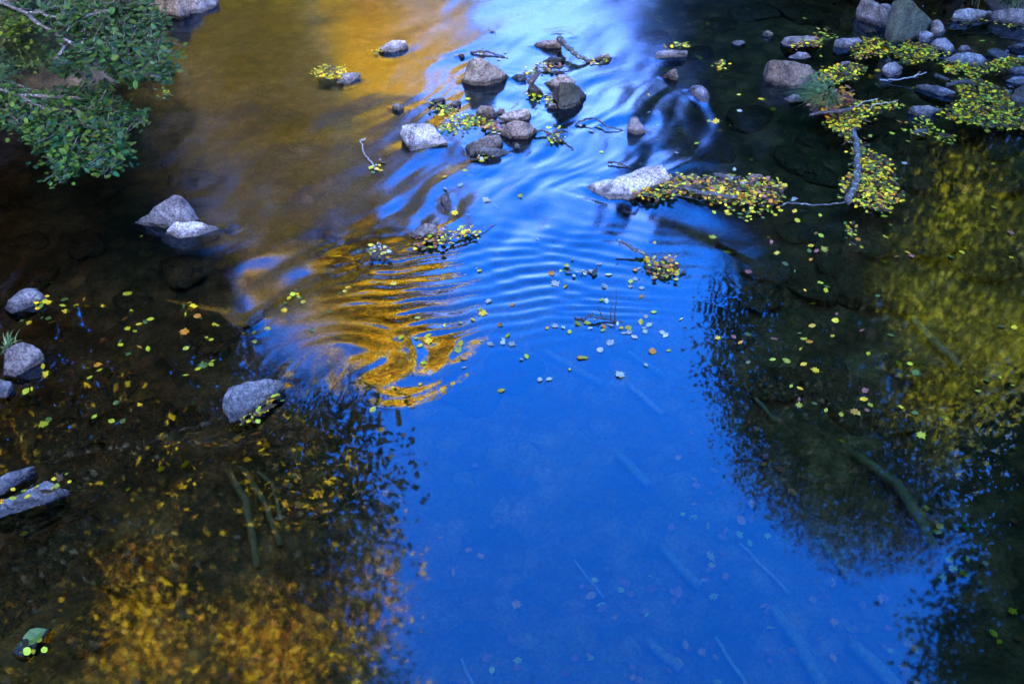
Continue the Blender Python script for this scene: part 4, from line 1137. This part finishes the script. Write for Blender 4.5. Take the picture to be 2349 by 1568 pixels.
def herb(name, pts, z, leaf, n, label, cat, cols, mat=M_SHRUB, spreadz=.12):
    """small leafy plant: a few stems, many leaves"""
    c = at(*pts[0], z=z)
    root = empty(name, c)
    st, lf = MB(), MB()
    for (u, v) in pts[1:]:
        tip = at(u, v, z + r4.uniform(.05, .05 + spreadz))
        P = wiggle(c, tip, 4, .02, r4)
        st.tube(P, [.006, .005, .004, .003, .002], 5)
        for _ in range(n):
            t = r4.uniform(.35, 1.05)
            p = c.lerp(tip, t) + Vector((r4.gauss(0, .05), r4.gauss(0, .05), r4.gauss(0, .03)))
            add_leaf(lf, p, leaf * r4.uniform(.7, 1.2), r4.choice(['ovate', 'narrow', 'ovate']), r4.uniform(0, 6.28), abs(r4.gauss(0, .45)), r4.uniform(0, 6.28), jit(r4.choice(cols), .3), .15)
    o = st.build("stems", M_TWIG, root); o.location = -c
    o = lf.build("foliage", mat, root, False); o.location = -c
    tag(root, label, cat)


herb("herb", [(1880, 215), (1862, 180), (1875, 175), (1890, 185), (1870, 195), (1900, 200)], .06, .045, 26, "bushy green herb growing beside the tan boulder", "plant", [(.08, .17, .05), (.12, .2, .06)])
FERN = [(.13, .20, .025), (.20, .27, .03), (.08, .14, .03)]
herb("bank_plant", [(40, 70), (10, 20), (40, 10), (80, 25), (110, 40), (60, 60), (20, 60), (100, 10), (140, 20), (10, 90), (60, 0), (0, 40)], .55, .05, 48, "yellow green small leaved plant covering the top left bank", "plant", FERN, M_SHRUB, .3)
herb("bank_plant", [(200, 10), (160, 0), (190, -5), (230, 5), (260, 0), (210, 25), (170, 40), (150, 30), (240, 30), (290, -5)], .55, .05, 48, "lighter green plant under the top edge behind the upper bough", "plant", FERN, M_SHRUB, .3)
herb("bank_plant", [(80, 120), (60, 105), (95, 110), (110, 130), (115, 145), (90, 150), (70, 95), (30, 110), (20, 150), (45, 175)], .42, .04, 30, "sprig of small leaves growing beside the shaggy grass clump", "plant", FERN, M_SHRUB, .2)
herb("bank_plant", [(15, 160), (0, 130), (20, 150), (25, 170), (5, 175), (-20, 120), (-10, 160)], .5, .05, 26, "dark green plant at the left edge between the two boughs", "plant", [(.05, .12, .05), (.08, .15, .05)], M_SHRUB, .2)

# ------------------------------------------------------------------ overhanging boughs, top left
r5 = random.Random(91)


def bough(label, limbs, poly, n, zlo, zhi, leaf, cols, gap):
    """leafy bough reaching over the water from a root out of the picture"""
    base = at(*limbs[0][0])
    root = empty("overhanging_bough", base)
    wood = MB()
    knots = []
    for limb in limbs:
        W = [at(*p) for p in limb]
        P = []
        for i in range(len(W) - 1): P.extend(wiggle(W[i], W[i + 1], 4, .025, r5)[:-1])
        P.append(W[-1])
        wood.tube(P, [max(.003, .017 * (1 - i / len(P)) ** .8) for i in range(len(P))], 6, None, .2, r5)
        knots += P[2:]
    lf = MB()
    us, vs = [p[0] for p in poly], [p[1] for p in poly]
    made = 0
    while made < n:
        u, v = r5.uniform(min(us), max(us)), r5.uniform(min(vs), max(vs))
        if not in_poly(u, v, poly): continue
        if pnoise(np.array([u / 46.0]), np.array([v / 30.0]))[0] < gap and r5.random() < .85: continue
        z = r5.uniform(zlo, zhi)
        tip = at(u, v, z)
        k = min(knots, key=lambda q: (q - tip).length)
        if (k - tip).length > .7: k = tip + (k - tip) * (.45 / (k - tip).length)
        mid = k.lerp(tip, .5) + Vector((r5.gauss(0, .03), r5.gauss(0, .03), .02))
        wood.tube([k, mid, tip], [.004, .003, .0015], 4)
        for _ in range(7):
            t = r5.uniform(.1, 1.1)
            p = k.lerp(tip, t) + Vector((r5.gauss(0, .045), r5.gauss(0, .045), r5.gauss(0, .025)))
            add_leaf(lf, p, leaf * r5.uniform(.65, 1.25), r5.choice(['ovate', 'round', 'ovate']), r5.uniform(0, 6.28), abs(r5.gauss(.15, .4)), r5.uniform(0, 6.28), jit(r5.choice(cols), .35), r5.uniform(.05, .3))
            made += 1
    o = wood.build("branches", M_TWIG, root); o.location = -base
    o = lf.build("foliage", M_SHRUB, root, False); o.location = -base
    tag(root, label, "branch")


TEAL = [(.020, .075, .022), (.030, .10, .03), (.06, .12, .015), (.014, .055, .02), (.09, .15, .018)]
bough("blue green bough dipping over the water at left, lower of two",
      [[(-260, 200, 1.0), (-60, 190, .95), (40, 220, .9), (110, 255, .85), (140, 300, .75), (160, 380, .6)],
       [(40, 220, .9), (180, 225, .85), (240, 240, .8), (310, 270, .7)],
       [(110, 255, .85), (170, 250, .8), (250, 300, .72), (280, 350, .65)],
       [(-60, 190, .95), (-20, 260, .9), (40, 290, .8), (110, 340, .7), (130, 400, .55)]],
      [(-40, 195), (30, 195), (110, 215), (190, 190), (250, 190), (262, 225), (325, 250), (340, 285), (275, 300), (290, 370), (240, 410), (170, 370), (150, 425), (100, 425), (95, 350), (60, 290), (-40, 295)],
      3600, .55, .95, .044, TEAL, -.02)
bough("dense green bough reaching over the water at left, upper of two",
      [[(-260, 0, 1.5), (-60, -20, 1.5), (60, 30, 1.45), (170, 45, 1.4), (280, 70, 1.3), (400, 100, 1.15)],
       [(60, 30, 1.45), (150, 90, 1.35), (220, 130, 1.25), (290, 170, 1.15)],
       [(170, 45, 1.4), (260, 20, 1.4), (340, 30, 1.3), (370, 50, 1.25)],
       [(280, 70, 1.3), (330, 120, 1.2), (370, 170, 1.1)],
       [(150, 90, 1.35), (130, 130, 1.25), (150, 160, 1.2)]],
      [(150, -30), (300, -25), (345, 5), (365, 40), (380, 75), (412, 92), (398, 120), (385, 150), (395, 175), (350, 188), (300, 182), (240, 150), (190, 160), (125, 165), (130, 120), (190, 110), (160, 70), (90, 45), (40, 30), (80, -20)],
      5200, 1.0, 1.5, .047, [(.025, .07, .02), (.04, .095, .02), (.06, .115, .016), (.016, .05, .018)], -.06)

# ------------------------------------------------------------------ trees of both banks, seen mirrored in the water
npr = np.random.RandomState(3)


def tree(name, label, base, lobes, n, leaf, cols, trunk_r, lean=(0, 0), cat="tree", group=None, clump=.38, flat=.5, huef=.8, hue0=.5, huea=.85):
    bx, by = base
    lobes = [(l[0], l[1], l[2] - 4.6, l[3], l[4], l[5]) for l in lobes]
    bz = float(ground_z(bx, by))
    B = Vector((bx, by, bz))
    root = empty(name, B)
    top = max(l[2] + l[5] * .6 for l in lobes)
    cx, cy = np.mean([l[0] for l in lobes]), np.mean([l[1] for l in lobes])
    wood = MB()
    rr = random.Random(int(abs(bx * 100) + abs(by * 10)))
    T = []
    for i in range(9):
        t = i / 8
        T.append(Vector((bx + (cx - bx) * t * t + rr.uniform(-.12, .12) * (i > 0), by + (cy - by) * t * t + rr.uniform(-.12, .12) * (i > 0), bz - .3 + (top - bz) * t)))
    wood.tube(T, [trunk_r * (1.15 - .95 * i / 8) for i in range(9)], 9, None, .1, rr)
    vol = np.array([l[3] * l[4] * l[5] for l in lobes]); vol = vol / vol.sum()
    V, F, C = [], [], []
    per = 26
    for l, fr in zip(lobes, vol):
        c0 = np.array(l[:3]); rad = np.array(l[3:6])
        # limbs
        k0 = T[max(2, min(8, int(8 * (l[2] - l[5] * .4 - bz) / max(1, top - bz))))]
        for j in range(4):
            d = npr.normal(size=3); d /= np.linalg.norm(d)
            e = Vector(c0 + d * rad * .75)
            wood.tube(wiggle(k0, e, 5, .18, rr), [trunk_r * .38 * (1 - i / 6) + .012 for i in range(6)], 5)
        nc = max(6, int(n * fr / per))
        d = npr.normal(size=(nc, 3)); d /= np.linalg.norm(d, axis=1)[:, None]
        cc = c0 + d * rad * (npr.rand(nc, 1) ** .45)
        hue = np.array([hue0 + huea * mnoise.noise(Vector(p * huef) + B) for p in cc]) + .12 * npr.normal(size=nc)
        hue = np.clip(hue, 0, 1)
        ctr = np.repeat(cc, per, 0) + np.clip(npr.normal(size=(nc * per, 3)), -1.9, 1.9) * np.array([clump, clump, clump * flat])
        m = len(ctr)
        nrm = npr.normal(size=(m, 3)) * .7 + np.array([0, -.35, .45]); nrm /= np.linalg.norm(nrm, axis=1)[:, None]
        tn = np.cross(nrm, npr.normal(size=(m, 3))); tn /= np.linalg.norm(tn, axis=1)[:, None]
        bn = np.cross(nrm, tn)
        s = leaf * (.6 + .7 * npr.rand(m, 1))
        q = np.stack([ctr - tn * s * .5, ctr + bn * s * .33, ctr + tn * s * .5, ctr - bn * s * .33], 1)
        V.append(q.reshape(-1, 3))
        ci = np.minimum((np.repeat(hue, per) * .8 + npr.rand(m) * .2) * len(cols), len(cols) - 1).astype(int)
        C.append(np.repeat(np.array(cols)[ci] * (.75 + .5 * npr.rand(m, 1)), 4, 0))
    V = np.concatenate(V) - np.array(B); C = np.concatenate(C)
    me = bpy.data.meshes.new("crown")
    nq = len(V) // 4
    me.vertices.add(len(V)); me.vertices.foreach_set("co", V.astype(np.float32).ravel())
    me.loops.add(len(V)); me.loops.foreach_set("vertex_index", np.arange(len(V), dtype=np.int32))
    me.polygons.add(nq); me.polygons.foreach_set("loop_start", np.arange(0, len(V), 4, dtype=np.int32))
    me.update(calc_edges=True)
    a_ = me.attributes.new("tint", 'FLOAT_COLOR', 'POINT')
    a_.data.foreach_set("color", np.concatenate([C, np.ones((len(C), 1))], 1).astype(np.float32).ravel())
    link_mesh("crown", me, M_CROWN, root, False)
    o = wood.build("trunk", M_BARK, root); o.location = -B
    tag(root, label, cat, group)


GOLD = [(.78, .46, .004), (.82, .50, .004), (.78, .42, .004), (.60, .36, .004), (.34, .22, .006)]
OLIVE = [(.06, .042, .005), (.16, .10, .005), (.32, .19, .005), (.48, .27, .005), (.66, .37, .005)]
YGRN = [(.03, .03, .01), (.08, .075, .01), (.22, .19, .008), (.40, .33, .008), (.44, .32, .008)]
DARK = [(.010, .010, .005), (.016, .014, .006), (.028, .024, .008), (.014, .012, .006)]
MIX = [(.012, .012, .005), (.015, .014, .005), (.02, .02, .007), (.03, .026, .007), (.12, .08, .006), (.46, .27, .006), (.70, .42, .006), (.78, .42, .006), (.72, .28, .010)]  # leaf colours carry sunlit gold clumps and near-black shaded ones

tree("golden_tree", "tall golden tree upstream at left, mirrored as yellow beside the blue", (-4.6, 22), [(-3.5, 22, 18.2, 2.0, 2, 2.2), (-2.6, 21.5, 9.6, 1.4, 1.5, 1.3)], 18000, .22, GOLD, .18)
tree("olive_tree", "olive brown tree behind the tall golden one", (-5.6, 24.5), [(-5.2, 24, 9, 3.6, 2.5, 4.0), (-5.4, 24, 14, 3.2, 2.5, 3.4), (-7.5, 24, 18, 3, 2.5, 3), (-1.9, 24, 8.6, 1.7, 2, 3), (-8.4, 24.5, 12, 2.6, 2, 5), (-3.4, 23.5, 14.0, 1.9, 2, 2.2)], 32000, .24, OLIVE, .26)
tree("golden_tree", "broad golden tree upstream at left, second from the blue gap", (-12, 23), [(-11.5, 22, 9, 4, 3, 4), (-12, 23, 13.5, 3.6, 3, 3)], 15000, .28, OLIVE, .3)
tree("golden_tree", "golden tree on the left slope, third from the blue gap", (-18.5, 21), [(-18, 20, 11, 4, 3, 3.5), (-18, 21, 15, 3, 3, 2.5)], 12000, .28, OLIVE, .28)
tree("golden_tree", "far golden tree at the head of the reach", (-8, 36), [(-7, 35, 15, 5, 4, 6), (-13, 36, 15, 5, 4, 6)], 14000, .36, OLIVE, .36)
tree("golden_tree", "amber tree high on the left slope behind the others", (-21, 31), [(-20, 30, 19, 6, 4, 6)], 9000, .36, OLIVE, .34)
tree("mixed_tree", "half gold half dark tree leaning over the left side of the pool", (-5.6, 7.2), [(-2.7, 8.1, 9.0, 1.35, 1.4, 1.2), (-3.3, 7.6, 10.6, 1.9, 1.8, 1.7), (-5.4, 7.4, 9.6, 2.4, 2, 2.4), (-3.6, 6.6, 12.6, 2.2, 2, 1.8), (-6.2, 6.4, 12.5, 2.4, 2.4, 2.2), (-3.2, 5.4, 14.2, 2.0, 2, 1.6), (-2.0, 4.9, 13.2, 1.0, 1.2, 1.0)], 170000, .096, MIX, .2, clump=.26, flat=.7, huef=1.0, hue0=.30, huea=1.5)
tree("dark_tree", "dark evergreen behind the leaning tree, nearest the golden water", (-6.2, 11.6), [(-5.6, 11, 7.6, 1.9, 1.6, 2.6), (-5.0, 10.8, 10.6, 1.6, 1.5, 1.6)], 14000, .16, DARK, .2, clump=.3)
tree("dark_tree", "dark evergreen on the left bank behind the leaning tree", (-8.6, 10.5), [(-7.8, 10.5, 7.5, 2.6, 2.4, 2.6), (-8, 10.5, 11, 2.2, 2.2, 2.4)], 16000, .17, DARK, .24)
tree("dark_tree", "dark evergreen farther back on the left slope", (-13, 11), [(-12.6, 11, 9, 3, 3, 4), (-12.6, 11, 13, 2.5, 2.5, 3)], 13000, .2, DARK, .26)
tree("dark_tree", "dark tree on the left slope nearest the bridge", (-8.5, 4.5), [(-7.6, 4.8, 7.5, 2.4, 2.2, 3.2), (-8, 4.6, 11, 2.4, 2.2, 2.4)], 13000, .17, DARK, .24)
tree("dark_tree", "dark evergreen on the right bank edging the blue gap", (5.6, 12.5), [(4.25, 12.2, 7.0, 1.25, 1.5, 3.2), (4.4, 12.0, 10.6, 1.3, 1.5, 1.7)], 60000, .078, DARK, .12, clump=.26)
tree("dark_tree", "tall dark tree on the right bank with a thin bare trunk", (5.2, 12.9), [(4.7, 11.5, 12.2, 1.2, 1.4, 1.0), (6.0, 11.4, 13.2, 1.6, 1.5, 1.0)], 34000, .066, DARK, .06, clump=.24)
tree("dark_tree", "dark tree upstream on the right beside the narrow sky", (7.4, 24), [(5.2, 24, 9, 3.0, 3, 4.4), (6.8, 24, 14, 3, 3, 3.4)], 16000, .24, DARK, .3)
tree("dark_tree", "dark low tree on the right bank above the shallows", (5.8, 17), [(3.7, 17, 7.2, 1.8, 1.8, 2.8), (4.2, 17, 10.6, 1.7, 1.7, 1.8)], 12000, .18, DARK, .2, clump=.3)
tree("dark_tree", "far dark tree upstream on the right", (14, 32), [(12.5, 32, 14, 4.2, 4, 6)], 9000, .34, DARK, .34)
tree("yellow_green_tree", "sunny yellow green tree on the right bank", (8.6, 13.4), [(6.6, 13, 9.2, 1.5, 1.4, 1.7), (7.9, 13, 9.8, 1.6, 1.4, 1.9), (7.4, 13, 12.4, 2.0, 1.5, 1.6)], 42000, .10, YGRN, .12, clump=.3)
tree("yellow_green_tree", "yellow green tree on the right slope behind the sunny one", (12, 15.5), [(11.0, 14.6, 10.4, 2.6, 2.4, 3.0), (11.6, 14.6, 13.8, 2.2, 2, 1.8)], 11000, .22, YGRN, .2, clump=.36)
tree("yellow_green_tree", "slender yellow green tree between the dark one and the sunny one", (7.2, 16), [(6.9, 15.6, 9.0, 1.5, 1.6, 2.2), (7.0, 15.4, 11.8, 1.6, 1.6, 1.5)], 8000, .2, YGRN[1:], .12, clump=.34)
tree("dark_tree", "dark tree on the right bank close to the bridge", (6.8, 5.0), [(4.9, 5.0, 8.3, 1.15, 1.2, 1.2), (4.8, 5.3, 6.5, 1.2, 1.2, 1.1), (5.6, 5.2, 6.8, 1.4, 1.4, 1.7), (5.5, 4.3, 9.5, 1.45, 1.4, 1.2)], 80000, .082, DARK + [(.05, .045, .01), (.10, .085, .01)], .07, clump=.2)
tree("far_tree", "grey brown tree far up the stream under the bright sky", (3, 58), [(2, 58, 15, 5, 3, 8), (9, 58, 14, 5, 3, 8)], 9000, .5, [(.10, .08, .07), (.16, .12, .10), (.2, .14, .1)], .4, clump=.7)
tree("dark_tree", "dark bushy tree mirrored among the stones at top right", (9.6, 17.5), [(8.3, 16.8, 7.2, 2.0, 1.8, 2.2), (10.6, 16.2, 7.6, 2.0, 1.8, 2.4), (9.4, 16.8, 10.2, 1.8, 1.8, 1.5)], 26000, .12, DARK + OLIVE[1:3], .12, clump=.28)
